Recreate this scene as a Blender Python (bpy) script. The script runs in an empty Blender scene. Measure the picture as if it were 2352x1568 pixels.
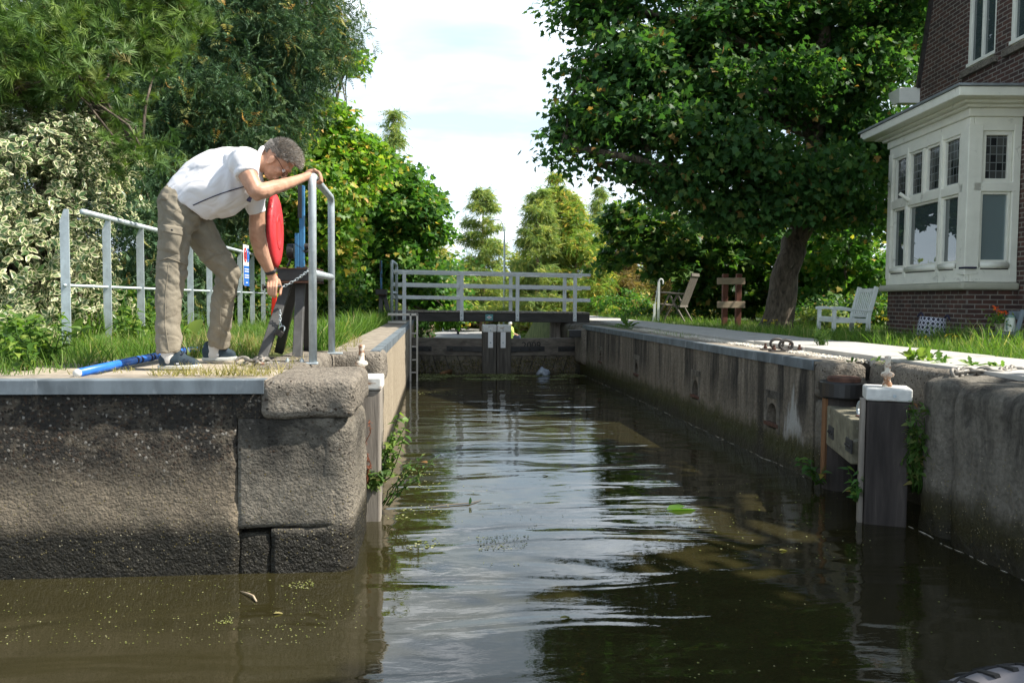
import bpy, bmesh, math, random
import numpy as np
from mathutils import Vector, Matrix
random.seed(7); RNG = np.random.default_rng(7)
S = bpy.context.scene
COL = S.collection
R = math.radians
# ------------------------------------------------------------------ camera
F = 28.0 / 36.0 * 2352.0                       # focal length in photo pixels (photo read at 2352 x 1568)
YAW, PITCH, ROLL = R(5.5), R(2.94), R(0.45)
EYE = Vector((0, 0, 1.41))                     # z = 0 is the water
FW = Vector((math.sin(YAW) * math.cos(PITCH), math.cos(YAW) * math.cos(PITCH), -math.sin(PITCH)))
_r0 = Vector((math.cos(YAW), -math.sin(YAW), 0)); _u0 = _r0.cross(FW)
RT = _r0 * math.cos(ROLL) + _u0 * math.sin(ROLL)
UP = RT.cross(FW)
cam = bpy.data.cameras.new("camera"); cam.lens = 28; cam.sensor_width = 36
cam.clip_start = 0.05; cam.clip_end = 2000
camo = bpy.data.objects.new("camera", cam); COL.objects.link(camo)
camo.matrix_world = Matrix(((RT.x, UP.x, -FW.x, EYE.x), (RT.y, UP.y, -FW.y, EYE.y), (RT.z, UP.z, -FW.z, EYE.z), (0, 0, 0, 1)))
S.camera = camo
# ------------------------------------------------------------------ light
SUN_EL, SUN_AZ = R(50), R(103)                 # azimuth clockwise from +Y (along the lock)
SUND = Vector((math.sin(SUN_AZ) * math.cos(SUN_EL), math.cos(SUN_AZ) * math.cos(SUN_EL), math.sin(SUN_EL)))
sl = bpy.data.lights.new("sun", 'SUN'); sl.energy = 5.0; sl.angle = R(0.53); sl.color = (1.0, 0.94, 0.84)
so = bpy.data.objects.new("sun", sl); COL.objects.link(so)
so.rotation_euler = SUND.to_track_quat('Z', 'Y').to_euler()
S.view_settings.view_transform = 'Standard'; S.view_settings.look = 'None'
S.view_settings.exposure = 0.92; S.view_settings.gamma = 1
S.cycles.max_bounces = 6; S.cycles.transparent_max_bounces = 6; S.cycles.caustics_reflective = False; S.cycles.caustics_refractive = False
try: S.cycles.use_denoising = True
except Exception: pass

class NT:
    def __init__(s, tree): s.t = tree; s.n = tree.nodes; s.l = tree.links
    def new(s, kind, **kw):
        n = s.n.new(kind)
        for k, v in kw.items(): setattr(n, k, v)
        return n
    def put(s, sock, v):
        if hasattr(v, 'is_output') or isinstance(v, bpy.types.NodeSocket): s.l.new(v, sock)
        elif v is not None:
            if isinstance(v, (tuple, list)) and len(v) == 3 and sock.type == 'RGBA': v = (*v, 1)
            sock.default_value = v
    def coord(s, out='Object'): return s.new('ShaderNodeTexCoord').outputs[out]
    def mapp(s, vec, scale=(1, 1, 1), loc=(0, 0, 0), rot=(0, 0, 0)):
        n = s.new('ShaderNodeMapping'); s.put(n.inputs[0], vec); n.inputs[1].default_value = loc; n.inputs[2].default_value = rot; n.inputs[3].default_value = scale
        return n.outputs[0]
    def noise(s, vec, scale=5, detail=4, rough=.55, dist=0):
        n = s.new('ShaderNodeTexNoise'); s.put(n.inputs['Vector'], vec); n.inputs['Scale'].default_value = scale
        n.inputs['Detail'].default_value = detail; n.inputs['Roughness'].default_value = rough; n.inputs['Distortion'].default_value = dist
        return n.outputs['Fac']
    def vor(s, vec, scale=5, out='Distance', feature='F1', rnd=1):
        n = s.new('ShaderNodeTexVoronoi', feature=feature); s.put(n.inputs['Vector'], vec); n.inputs['Scale'].default_value = scale
        n.inputs['Randomness'].default_value = rnd
        return n.outputs[out]
    def ramp(s, fac, stops, interp='LINEAR'):
        n = s.new('ShaderNodeValToRGB'); s.put(n.inputs[0], fac); cr = n.color_ramp; cr.interpolation = interp
        while len(cr.elements) < len(stops): cr.elements.new(0.5)
        for e, (p, c) in zip(cr.elements, stops):
            e.position = p
            e.color = (c, c, c, 1) if isinstance(c, (int, float)) else (*c[:3], 1)
        return n.outputs[0]
    def mix(s, fac, a, b, blend='MIX'):
        n = s.new('ShaderNodeMixRGB', blend_type=blend); s.put(n.inputs[0], fac); s.put(n.inputs[1], a); s.put(n.inputs[2], b)
        return n.outputs[0]
    def math(s, op, a, b=None, c=None):
        n = s.new('ShaderNodeMath', operation=op); s.put(n.inputs[0], a)
        if b is not None: s.put(n.inputs[1], b)
        if c is not None: s.put(n.inputs[2], c)
        return n.outputs[0]
    def sep(s, vec):
        n = s.new('ShaderNodeSeparateXYZ'); s.put(n.inputs[0], vec); return n.outputs
    def bump(s, h, strength=.3, dist=.01, normal=None):
        n = s.new('ShaderNodeBump'); n.inputs['Strength'].default_value = strength; n.inputs['Distance'].default_value = dist
        s.put(n.inputs['Height'], h); s.put(n.inputs['Normal'], normal); return n.outputs[0]
    def attr(s, name): return s.new('ShaderNodeAttribute', attribute_name=name).outputs['Fac']

# ------------------------------------------------------------------ sky: daylight with thin bright cloud
W = bpy.data.worlds.new("World"); S.world = W; W.use_nodes = True
w = NT(W.node_tree); w.n.clear()
sky = w.new('ShaderNodeTexSky', sky_type='NISHITA'); sky.sun_disc = False
sky.sun_elevation = SUN_EL; sky.sun_rotation = SUN_AZ; sky.dust_density = 1.6; sky.air_density = 1.0
gen = w.coord('Generated')
vz = w.sep(gen)[2]
cl = w.noise(w.mapp(gen, scale=(1.5, 1.5, 4.5)), 2.1, 7, .58, .5)
clf = w.math('MULTIPLY', w.ramp(cl, [(0.36, 0.2), (0.5, .8), (.62, 1.0)]), w.ramp(vz, [(0, 1), (.3, 1), (.6, .25), (1, .12)]))   # cloud thins out overhead
hz = w.ramp(vz, [(0.0, 1.0), (0.25, .92), (0.5, .7), (.72, .1), (1.0, .05)])
fac = w.math('MAXIMUM', clf, hz)
shade = w.ramp(w.noise(w.mapp(gen, scale=(1.2, 1.2, 5)), 3.3, 5, .5, .3), [(.36, (7.6, 9.6, 11.2)), (.54, (10.5, 12.2, 13.6)), (.72, (24, 25.4, 26.8))])
skc = w.mix(fac, sky.outputs[0], shade)
bg = w.new('ShaderNodeBackground'); w.put(bg.inputs[0], skc); bg.inputs[1].default_value = 0.062
wo = w.new('ShaderNodeOutputWorld'); w.l.new(bg.outputs[0], wo.inputs[0])

# ------------------------------------------------------------------ helpers
def ray(x, y): return FW + RT * ((x - 1176) / F) - UP * ((y - 784) / F)
def P(x, y, Y):                                # photo pixel seen at world distance Y along the lock
    d = ray(x, y); return EYE + d * ((Y - EYE.y) / d.y)
def G(x, y, z):                                # photo pixel seen at height z
    d = ray(x, y); return EYE + d * ((z - EYE.z) / d.z)
def pxm(p): return F / max(.1, (Vector(p) - EYE).dot(FW))     # photo pixels per metre at a point

_h = RNG.random((64, 64, 64))
def vnoise(p, sc=1.0, seed=0):
    q = np.asarray(p) * sc + seed * 7.31; i = np.floor(q).astype(int); f = q - i; f = f * f * (3 - 2 * f)
    def H(a, b, c): return _h[(i[:, 0] + a) & 63, (i[:, 1] + b) & 63, (i[:, 2] + c) & 63]
    x, y, z = f[:, 0], f[:, 1], f[:, 2]
    l = lambda a, b, t: a + (b - a) * t
    return l(l(l(H(0,0,0), H(1,0,0), x), l(H(0,1,0), H(1,1,0), x), y), l(l(H(0,0,1), H(1,0,1), x), l(H(0,1,1), H(1,1,1), x), y), z) - .5

def tag(o, label=None, cat=None, group=None, kind=None):
    if label: o['label'] = label
    if cat: o['category'] = cat
    if group: o['group'] = group
    if kind: o['kind'] = kind
    return o
def thing(name, loc, label, cat, group=None):
    o = bpy.data.objects.new(name, None); o.empty_display_size = .1; COL.objects.link(o); o.location = loc
    return tag(o, label, cat, group)
def world_off(p):                               # everything is modelled in place: a mesh parent stands at the origin, a thing's Empty at its base
    return Vector(p.location) if p.type == 'EMPTY' else Vector((0, 0, 0))
def link(o, parent=None):
    COL.objects.link(o)
    if parent is not None:
        o.parent = parent; o.matrix_parent_inverse = Matrix.Translation(-world_off(parent))
    return o
def fin(me, name, m, parent, smooth):
    if m is not None: me.materials.append(m)
    if smooth: me.polygons.foreach_set('use_smooth', [True] * len(me.polygons))
    me.update(); return link(bpy.data.objects.new(name, me), parent)
def copy_tree(o, off=(0, 0, 0), parent=None):
    c = o.copy(); COL.objects.link(c)
    if parent is not None: c.parent = parent
    else: c.location = Vector(o.location) + Vector(off)
    for ch in o.children: copy_tree(ch, parent=c)
    return c

class MB:
    def __init__(s): s.v = []; s.f = []
    def add(s, vs, fs):
        b = len(s.v); s.v += [tuple(q) for q in vs]; s.f += [tuple(i + b for i in q) for q in fs]; return s
    def box(s, c, d, rot=None):
        c = Vector(c); hx, hy, hz_ = d[0] / 2, d[1] / 2, d[2] / 2; vs = []
        for i in (-1, 1):
            for j in (-1, 1):
                for k in (-1, 1):
                    q = Vector((i * hx, j * hy, k * hz_)); vs.append(c + (rot @ q if rot else q))
        return s.add(vs, [(0,1,3,2), (4,6,7,5), (0,4,5,1), (2,3,7,6), (0,2,6,4), (1,5,7,3)])
    def bar(s, a, b, w_, h, up=(0, 0, 1)):
        a, b = Vector(a), Vector(b); d = (b - a); L = d.length; d.normalize(); u = Vector(up)
        x = d.cross(u)
        if x.length < 1e-4: x = d.cross(Vector((1, 0, 0)))
        x.normalize(); u = x.cross(d)
        return s.box((a + b) / 2, (L, w_, h), Matrix((d, x, u)).transposed())
    def tube(s, pts, r, n=10, caps=True, sq=(1, 1)):
        pts = [Vector(p) for p in pts]; m = len(pts)
        rs = r if isinstance(r, (list, tuple)) else [r] * m
        vs = []; fs = []; prev = None
        for i, p in enumerate(pts):
            d = (pts[min(i + 1, m - 1)] - pts[max(i - 1, 0)]).normalized()
            if prev is None:
                x = d.cross(Vector((0, 0, 1)))
                if x.length < .05: x = d.cross(Vector((0, 1, 0)))
            else: x = prev - d * prev.dot(d)
            x.normalize(); prev = x; y = d.cross(x)
            for k in range(n):
                t = 2 * math.pi * k / n; vs.append(p + (x * math.cos(t) * sq[0] + y * math.sin(t) * sq[1]) * rs[i])
        for i in range(m - 1):
            for k in range(n):
                k2 = (k + 1) % n; fs.append((i * n + k, i * n + k2, (i + 1) * n + k2, (i + 1) * n + k))
        if caps: fs.append(tuple(reversed(range(n)))); fs.append(tuple(range((m - 1) * n, m * n)))
        return s.add(vs, fs)
    def lathe(s, c, prof, n=20, rot=None):
        c = Vector(c); vs = []; fs = []
        for (r, z) in prof:
            for k in range(n):
                t = 2 * math.pi * k / n; q = Vector((r * math.cos(t), r * math.sin(t), z)); vs.append(c + (rot @ q if rot else q))
        for i in range(len(prof) - 1):
            for k in range(n):
                k2 = (k + 1) % n; fs.append((i * n + k, i * n + k2, (i + 1) * n + k2, (i + 1) * n + k))
        fs.append(tuple(reversed(range(n)))); fs.append(tuple(range((len(prof) - 1) * n, len(prof) * n)))
        return s.add(vs, fs)
    def ell(s, c, r, rot=None, n=14, m=9):
        prof = [(math.sin(math.pi * i / m) * 1.0 + 1e-5, -math.cos(math.pi * i / m)) for i in range(m + 1)]
        D = Matrix.Diagonal(Vector(r)); return s.lathe(c, prof, n, (rot @ D) if rot else D)
    def cap(s, a, ra, b, rb, n=14):
        a, b = Vector(a), Vector(b); d = (b - a).normalized(); pts = []; rs = []
        for t in (.98, .8, .5, .2): pts.append(a - d * ra * t); rs.append(ra * math.sqrt(max(0, 1 - t * t)))
        pts += [a.lerp(b, t) for t in (0, .5, 1)]; rs += [ra, (ra + rb) / 2, rb]
        for t in (.2, .5, .8, .98): pts.append(b + d * rb * t); rs.append(rb * math.sqrt(max(0, 1 - t * t)))
        return s.tube(pts, rs, n)
    def prism(s, poly, off):                    # poly: 3D points of one face, off: extrusion vector
        n = len(poly); off = Vector(off); vs = [Vector(p) for p in poly] + [Vector(p) + off for p in poly]
        fs = [tuple(range(n)), tuple(reversed(range(n, 2 * n)))] + [(i, (i + 1) % n + 0, (i + 1) % n + n, i + n) for i in range(n)]
        return s.add(vs, [fs[0][::-1], fs[1][::-1]] + [(q[3], q[2], q[1], q[0])[::-1] for q in fs[2:]])
    def build(s, name, m, parent=None, smooth=False, bevel=0, seg=2):
        me = bpy.data.meshes.new(name); me.from_pydata(s.v, [], s.f)
        bm = bmesh.new(); bm.from_mesh(me); bmesh.ops.recalc_face_normals(bm, faces=bm.faces); bm.to_mesh(me); bm.free()
        o = fin(me, name, m, parent, smooth)
        if bevel:
            b = o.modifiers.new('bevel', 'BEVEL'); b.width = bevel; b.segments = seg; b.limit_method = 'ANGLE'; b.angle_limit = R(40)
        return o

def rbox_mesh(c, d, r, step=.04, amp=.006, seed=0, nsc=9, rot=None, keep=None):
    """block with rounded edges and an uneven worn surface"""
    c = np.array(c); h = np.array(d) / 2; V_ = []; Fc = []; b = 0
    for ax in range(3):
        o1, o2 = [(1, 2), (2, 0), (0, 1)][ax]
        n1 = max(2, int(d[o1] / step)); n2 = max(2, int(d[o2] / step))
        for sg in (-1, 1):
            a, bb = np.meshgrid(np.linspace(-h[o1], h[o1], n1 + 1), np.linspace(-h[o2], h[o2], n2 + 1), indexing='ij')
            q = np.zeros((a.size, 3)); q[:, ax] = sg * h[ax]; q[:, o1] = a.ravel(); q[:, o2] = bb.ravel(); V_.append(q)
            for i in range(n1):
                for j in range(n2):
                    k = b + i * (n2 + 1) + j; fc = (k, k + n2 + 1, k + n2 + 2, k + 1); Fc.append(fc if sg > 0 else fc[::-1])
            b += len(q)
    q = np.concatenate(V_); rr = min(r, h.min() * .98); inner = np.clip(q, -(h - rr), h - rr); n = q - inner
    L = np.linalg.norm(n, axis=1, keepdims=True); n = n / np.maximum(L, 1e-9); q = inner + n * rr
    w_ = q + c
    dsp = vnoise(w_, nsc, seed) * amp * .9 + vnoise(w_, nsc * 2.7, seed + 1) * amp * .8 + vnoise(w_, nsc * .35, seed + 2) * amp * .8
    w_ = w_ + n * dsp[:, None]
    return w_, Fc
def rbox(name, c, d, r, m, parent=None, **kw):
    v, f = rbox_mesh(c, d, r, **kw)
    me = bpy.data.meshes.new(name); me.from_pydata(v.tolist(), [], f)
    bm = bmesh.new(); bm.from_mesh(me); bmesh.ops.remove_doubles(bm, verts=bm.verts, dist=.0015); bm.to_mesh(me); bm.free()
    return fin(me, name, m, parent, True)

def remeshed(mb, voxel=.005, smooth=4, fac=.5):
    """one continuous surface grown round overlapping volumes"""
    me = bpy.data.meshes.new('tmp'); me.from_pydata(mb.v, [], mb.f)
    bm = bmesh.new(); bm.from_mesh(me); bmesh.ops.recalc_face_normals(bm, faces=bm.faces); bm.to_mesh(me); bm.free()
    o = bpy.data.objects.new('tmp', me); COL.objects.link(o)
    q = o.modifiers.new('r', 'REMESH'); q.mode = 'VOXEL'; q.voxel_size = voxel
    if smooth: q = o.modifiers.new('s', 'SMOOTH'); q.iterations = smooth; q.factor = fac
    dg = bpy.context.evaluated_depsgraph_get(); dg.update()
    out = bpy.data.meshes.new_from_object(o.evaluated_get(dg)); bpy.data.objects.remove(o); bpy.data.meshes.remove(me)
    return out
def co(me):
    a = np.empty(len(me.vertices) * 3); me.vertices.foreach_get('co', a); return a.reshape(-1, 3)
def nor(me):
    a = np.empty(len(me.vertices) * 3); me.vertices.foreach_get('normal', a); return a.reshape(-1, 3)
def setco(me, a): me.vertices.foreach_set('co', np.ascontiguousarray(a).ravel()); me.update()

def text_obj(name, s, size, m, parent, M, depth=.002):
    cu = bpy.data.curves.new('t', 'FONT'); cu.body = s; cu.size = size; cu.extrude = depth; cu.align_x = 'CENTER'; cu.align_y = 'CENTER'
    o = bpy.data.objects.new('t', cu); COL.objects.link(o)
    dg = bpy.context.evaluated_depsgraph_get(); dg.update()
    me = bpy.data.meshes.new_from_object(o.evaluated_get(dg)); bpy.data.objects.remove(o)
    me.transform(M); me.materials.clear(); return fin(me, name, m, parent, False)

# ---- leaves
def tri_mesh(name, V_, T_, m, parent, attrs=None, smooth=False):
    me = bpy.data.meshes.new(name); n = len(V_); t = len(T_)
    me.vertices.add(n); me.vertices.foreach_set('co', np.ascontiguousarray(V_, dtype=np.float32).ravel())
    me.loops.add(3 * t); me.loops.foreach_set('vertex_index', np.ascontiguousarray(T_, dtype=np.int32).ravel())
    me.polygons.add(t); me.polygons.foreach_set('loop_start', np.arange(0, 3 * t, 3, dtype=np.int32))
    me.update(calc_edges=True); me.validate()
    for k, a in (attrs or {}).items():
        at = me.attributes.new(k, 'FLOAT', 'POINT'); at.data.foreach_set('value', np.ascontiguousarray(a, dtype=np.float32))
    return fin(me, name, m, parent, smooth)
def norm(a): return a / np.maximum(np.linalg.norm(a, axis=-1, keepdims=True), 1e-9)
def frames(nrm, tan):                           # columns: x = side, y = along the leaf, z = leaf normal
    z = norm(nrm); y = norm(tan - z * np.sum(tan * z, 1, keepdims=True)); x = np.cross(y, z)
    return np.stack([x, y, z], axis=2)
def scatter(name, tv, tt, pos, fr, sc, m, parent, extra=None, rnd=None):
    tv = np.asarray(tv, float); tt = np.asarray(tt); n = len(pos); k = len(tv)
    sc = np.asarray(sc, float); sc = sc[:, None] if sc.ndim == 1 else sc
    loc = tv[None] * sc[:, None, :] if sc.shape[1] == 3 else tv[None] * sc[:, None]
    V_ = np.einsum('nij,nkj->nki', fr, loc) + pos[:, None]
    T_ = tt[None] + (np.arange(n) * k)[:, None, None]
    at = {'rnd': np.repeat(RNG.random(n) if rnd is None else rnd, k)}
    for q, a in (extra or {}).items(): at[q] = np.tile(a, n)
    return tri_mesh(name, V_.reshape(-1, 3), T_.reshape(-1, 3), m, parent, at)
def fan(outline, fold=.12, droop=.25):
    o = [(0, .42 * max(p[1] for p in outline), 0)] + [(p[0], p[1], 0) for p in outline]
    v = [(x, y, abs(x) * fold - droop * y * y) for x, y, _ in o]; n = len(outline)
    return v, [(0, 1 + i, 1 + (i + 1) % n) for i in range(n)]
MAPLE = fan([(0, -.05), (.25, .08), (.52, .02), (.38, .24), (.62, .5), (.3, .48), (.26, .62), (.0, 1.0), (-.26, .62), (-.3, .48), (-.62, .5), (-.38, .24), (-.52, .02), (-.25, .08)])
OVAL = fan([(0, 0), (.17, .2), (.24, .5), (.15, .82), (0, 1), (-.15, .82), (-.24, .5), (-.17, .2)], .35, .15)
NETTLE = fan([(0, 0), (.22, .16), (.27, .3), (.16, .6), (0, 1), (-.16, .6), (-.27, .3), (-.22, .16)], .2, .3)
DIAM = ([(0, 0, 0), (.22, .45, .05), (0, 1, -.1), (-.22, .45, .05)], [(0, 1, 2), (0, 2, 3)])
BLADE = ([(-.5, 0, 0), (.5, 0, 0), (.38, .45, .07), (-.38, .45, .07), (.22, .78, .24), (-.22, .78, .24), (0, 1, .5)], [(0, 1, 2), (0, 2, 3), (3, 2, 4), (3, 4, 5), (5, 4, 6)])
def _tuft():
    v = []; t = []; rg = random.Random(3)
    for i in range(42):
        a = rg.random() * 6.283; e = rg.uniform(.15, 1.35); d = Vector((math.cos(a) * math.sin(e), math.cos(e), math.sin(a) * math.sin(e)))
        s = d.cross(Vector((0, .3, 1))).normalized() * .03; b = len(v); o = Vector((0, rg.uniform(-.5, .2), 0)); v += [o - s, o + s, o + d * rg.uniform(.75, 1.05)]; t.append((b, b + 1, b + 2))
    return v, t
TUFT = _tuft()
def _spray(n, w_, droop, ln, seed):
    v = []; t = []; rg = random.Random(seed)
    for i in range(n):
        u = (i + .5) / n; y = u * .9; z = -droop * u * u; L = ln * (1 - .75 * u) * rg.uniform(.8, 1.15)
        for s in (-1, 1):
            b = len(v); v += [(0, y, z), (s * L * .55, y + L * .25 + w_, z - .06 * L + .04), (s * L, y + L * .62, z - .3 * L * droop - .05), (s * L * .5, y + L * .5 - w_ * .4, z - .02)]; t += [(b, b + 1, b + 2), (b, b + 2, b + 3)]
    b = len(v); v += [(-.03, .85, -droop * .75), (.03, .85, -droop * .75), (0, 1.1, -droop * 1.2)]; t.append((b, b + 1, b + 2))
    return v, t
SPRAY = _spray(6, .05, .55, .42, 5)
FEATHER = _spray(7, .02, .3, .3, 6)

def blob(x, y, Y, rx, ry, rd):
    c = P(x, y, Y); k = 1 / pxm(c); return (np.array(c), np.array((rx * k, rd, ry * k)))
def clumps(blobs, n, csize=.5, flat=.6, inner=.5, wts=None, sub=None):
    """n points in sub-clumps spread through the outer shells of the blobs, with each point's clump centre"""
    vol = np.array([np.prod(b[1]) ** (2 / 3) for b in blobs])
    if wts is not None: vol = vol * np.array(wts)
    cnt = np.maximum(3, (vol / vol.sum() * (sub or n / 60))).astype(int); cen = []
    for (c, r), k in zip(blobs, cnt):
        d = norm(RNG.normal(size=(k, 3))); rad = inner + (1 - inner) * RNG.random(k) ** .6
        cen.append(c + d * rad[:, None] * r)
    cen = np.concatenate(cen); idx = RNG.integers(0, len(cen), n)
    siz = csize * RNG.uniform(.55, 1.3, len(cen))
    off = norm(RNG.normal(size=(n, 3))) * (RNG.random((n, 1)) ** .5) * .95; off[:, 2] *= flat
    return cen[idx] + off * siz[idx][:, None], cen, idx
def leaf_frames(pos, out, up=.8, spread=.7, hang=.35):
    n = len(pos); nrm = np.array([0, 0, up]) + out * .35 + RNG.normal(size=(n, 3)) * spread
    tan = out + RNG.normal(size=(n, 3)) * .8 - np.array([0, 0, hang]); return frames(nrm, tan)
# ------------------------------------------------------------------ materials
def newmat(name):
    m = bpy.data.materials.new(name); m.use_nodes = True; t = NT(m.node_tree)
    return m, t, t.n['Principled BSDF']
def setp(b, **kw):
    for k, v in kw.items(): b.inputs[k].default_value = v
def basic(name, col, rough=.7, var=.2, scale=6, bump=.15, bscale=60, metal=0, stretch=(1, 1, 1), col2=None, stain=None, spec=.4, cut=(.35, .65), bdist=.004):
    m, t, b = newmat(name); v = t.coord(); vs = t.mapp(v, scale=stretch)
    a = tuple(c * (1 - var) for c in col); d = col2 or tuple(min(1, c * (1 + var)) for c in col)
    c = t.ramp(t.noise(vs, scale, 6, .6, .3), [(cut[0], a), (cut[1], d)])
    if stain: c = t.mix(t.ramp(t.noise(vs, stain[1], 8, .65, .6), [(stain[2], 0), (stain[2] + .1, 1)]), c, stain[0])
    t.put(b.inputs['Base Color'], c); setp(b, Roughness=rough, Metallic=metal); b.inputs['Specular IOR Level'].default_value = spec
    if bump: t.put(b.inputs['Normal'], t.bump(t.noise(vs, bscale, 5, .6), bump, bdist))
    return m
def leafmat(name, stops, trans=.35, rough=.5, spec=.22, tcol=1.5):
    m, t, b = newmat(name); c = t.ramp(t.attr('rnd'), stops); t.put(b.inputs['Base Color'], c); setp(b, Roughness=rough)
    b.inputs['Specular IOR Level'].default_value = spec
    tr = t.new('ShaderNodeBsdfTranslucent'); t.put(tr.inputs[0], t.mix(1, c, (1.15 * tcol, 1.3 * tcol, .55 * tcol), 'MULTIPLY'))
    mx = t.new('ShaderNodeMixShader'); mx.inputs[0].default_value = trans; t.l.new(b.outputs[0], mx.inputs[1]); t.l.new(tr.outputs[0], mx.inputs[2])
    t.l.new(mx.outputs[0], t.n['Material Output'].inputs[0]); return m

def wallmat(name, light, dark, streak=(1, 1, 1), blotch=(.45, .6), bscale=2.2, algae=.24, moss=None, peb=0.0, bumpk=.5, band=(.42, .62), blotchcol=(.035, .032, .028), wet=(.017, .015, .0105), lime=None, joint=None):
    """old quay masonry: blotched and speckled above, algae and wet below the tide mark"""
    m, t, b = newmat(name); v = t.coord(); z = t.sep(v)[2]
    n1 = t.noise(t.mapp(v, scale=streak), 5, 9, .68, .4); n2 = t.noise(v, 34, 6, .7); n3 = t.noise(t.mapp(v, scale=streak), bscale, 10, .72, .7)
    c = t.ramp(n1, [(.3, dark), (.7, light)])
    c = t.mix(t.ramp(n2, [(.35, .55), (.6, 0)]), c, tuple(q * .45 for q in dark))
    ht = n2
    zz = t.math('ADD', z, t.math('MULTIPLY', t.math('SUBTRACT', n1, .5), .22))
    up = t.ramp(zz, [(band[0], 0), (band[1], 1)])
    bl = t.math('MULTIPLY', t.ramp(n3, [(blotch[0], 0), (blotch[1], 1)]), up)
    c = t.mix(bl, c, blotchcol)
    if peb:
        nd = t.new('ShaderNodeTexNoise'); t.put(nd.inputs['Vector'], v); nd.inputs['Scale'].default_value = 55; nd.inputs['Detail'].default_value = 4
        va = t.new('ShaderNodeVectorMath', operation='MULTIPLY_ADD'); t.put(va.inputs[0], nd.outputs['Color']); va.inputs[1].default_value = (.022, .022, .022); t.put(va.inputs[2], v); vd = va.outputs[0]
        cell = t.vor(vd, 66, 'Color'); ds = t.vor(vd, 66, 'Distance'); cs = t.sep(cell)
        stone = t.ramp(cs[0], [(0, (.022, .018, .014)), (.34, (.06, .04, .028)), (.6, (.1, .078, .055)), (.82, (.17, .15, .125)), (.95, (.3, .28, .25))], 'CONSTANT')
        msk = t.math('MULTIPLY', t.ramp(ds, [(.3, 1), (.62, 0)]), t.math('MULTIPLY', up, t.ramp(cs[1], [(peb, 1), (peb + .02, 0)])))
        c = t.mix(msk, c, stone); ht = t.math('SUBTRACT', ht, t.math('MULTIPLY', ds, .5))
    sp = t.vor(v, 95, 'Distance'); sc = t.sep(t.vor(v, 95, 'Color'))
    dens = t.ramp(zz, [(algae - .22, 0.02), (algae - .02, .16), (algae + .1, .12), (algae + .3, .03), (algae + .42, 0)])
    speck = t.math('MULTIPLY', t.ramp(sp, [(.3, 1), (.38, 0)]), t.math('LESS_THAN', sc[0], dens))
    zw = t.math('ADD', z, t.math('MULTIPLY', t.math('SUBTRACT', t.noise(t.mapp(v, scale=(1, 1, .2)), 9, 6, .7), .5), .09 if moss else .07))
    wetm = t.ramp(zw, [(max(0, algae - .045), 1), (algae - .01, .72), (algae + .05, 0)])
    wc = t.ramp(t.noise(v, 22, 6, .7), [(.3, tuple(q * .5 for q in wet)), (.7, tuple(q * 2.0 for q in wet))])
    c = t.mix(wetm, c, wc)
    if moss:
        zm = t.math('ADD', z, t.math('MULTIPLY', t.math('SUBTRACT', t.noise(t.mapp(v, scale=(1, 1, .35)), 7, 7, .7), .5), .36))
        mm = t.ramp(zm, [(algae * .3, .25), (algae * .75, .95), (algae * 1.25, .75), (algae * 1.7, 0)])
        c = t.mix(mm, c, t.ramp(t.noise(v, 60, 5, .7), [(.3, tuple(q * .4 for q in moss)), (.7, moss)]))
    if lime:                                    # pale lime run down the wall, and the dark damp stripe of an expansion joint
        ya, yb, zt = lime; yy_ = t.sep(v)[1]; nn_ = t.math('MULTIPLY', t.math('SUBTRACT', t.noise(t.mapp(v, scale=(1, 3, .6)), 7, 8, .7), .5), .7)
        wd = t.math('ADD', t.math('MULTIPLY', t.math('SUBTRACT', zt, z), .45), t.math('MULTIPLY', nn_, .5)); d_ = t.math('ABSOLUTE', t.math('SUBTRACT', yy_, (ya + yb) / 2))
        lm_ = t.math('MULTIPLY', t.ramp(t.math('SUBTRACT', wd, d_), [(0, 0), (.06, 1)]), t.ramp(zm, [(algae * 1.2, 0), (algae * 1.8, 1)]))
        c = t.mix(t.math('MULTIPLY', lm_, .85), c, (.42, .42, .4))
        jd = t.math('ADD', t.math('ABSOLUTE', t.math('SUBTRACT', yy_, joint)), t.math('MULTIPLY', nn_, .16)); c = t.mix(t.ramp(jd, [(.03, .85), (.1, 0)]), c, (.03, .027, .022))
    c = t.mix(speck, c, t.ramp(sc[1], [(0, (.16, .12, .03)), (.6, (.24, .2, .1)), (1, (.4, .37, .28))]))
    t.put(b.inputs['Base Color'], c)
    t.put(b.inputs['Roughness'], t.mix(wetm, (.9, .9, .9), (.42, .42, .42))); b.inputs['Specular IOR Level'].default_value = .3
    hh = t.math('ADD', ht, t.math('MULTIPLY', t.noise(v, 14, 8, .7), 1.2))
    t.put(b.inputs['Normal'], t.bump(hh, bumpk, .02)); return m

M = {}
M['concrete'] = wallmat('old_concrete', (.29, .24, .175), (.155, .128, .096), blotch=(.36, .5), bscale=2.6, algae=.245, peb=.6, bumpk=.75)
M['granite_dark'] = wallmat('weathered_granite', (.32, .285, .23), (.17, .152, .124), blotch=(.42, .62), bscale=1.9, algae=.235, peb=.12, bumpk=.9, blotchcol=(.05, .046, .04))
M['granite'] = wallmat('pale_granite', (.34, .3, .245), (.19, .165, .135), blotch=(.52, .75), algae=-.2, peb=.1, bumpk=.9, blotchcol=(.1, .09, .075))
M['granite_right'] = wallmat('dark_granite', (.27, .245, .205), (.125, .115, .094), streak=(1, 1, .35), blotch=(.46, .6), bscale=2.5, algae=.2, moss=(.05, .045, .016), bumpk=.7)
M['lock_lit'] = wallmat('sunny_lock_concrete', (.46, .39, .29), (.3, .25, .18), streak=(2, 2, .25), blotch=(.62, .74), algae=.1, bumpk=.4, blotchcol=(.13, .11, .08))
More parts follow.
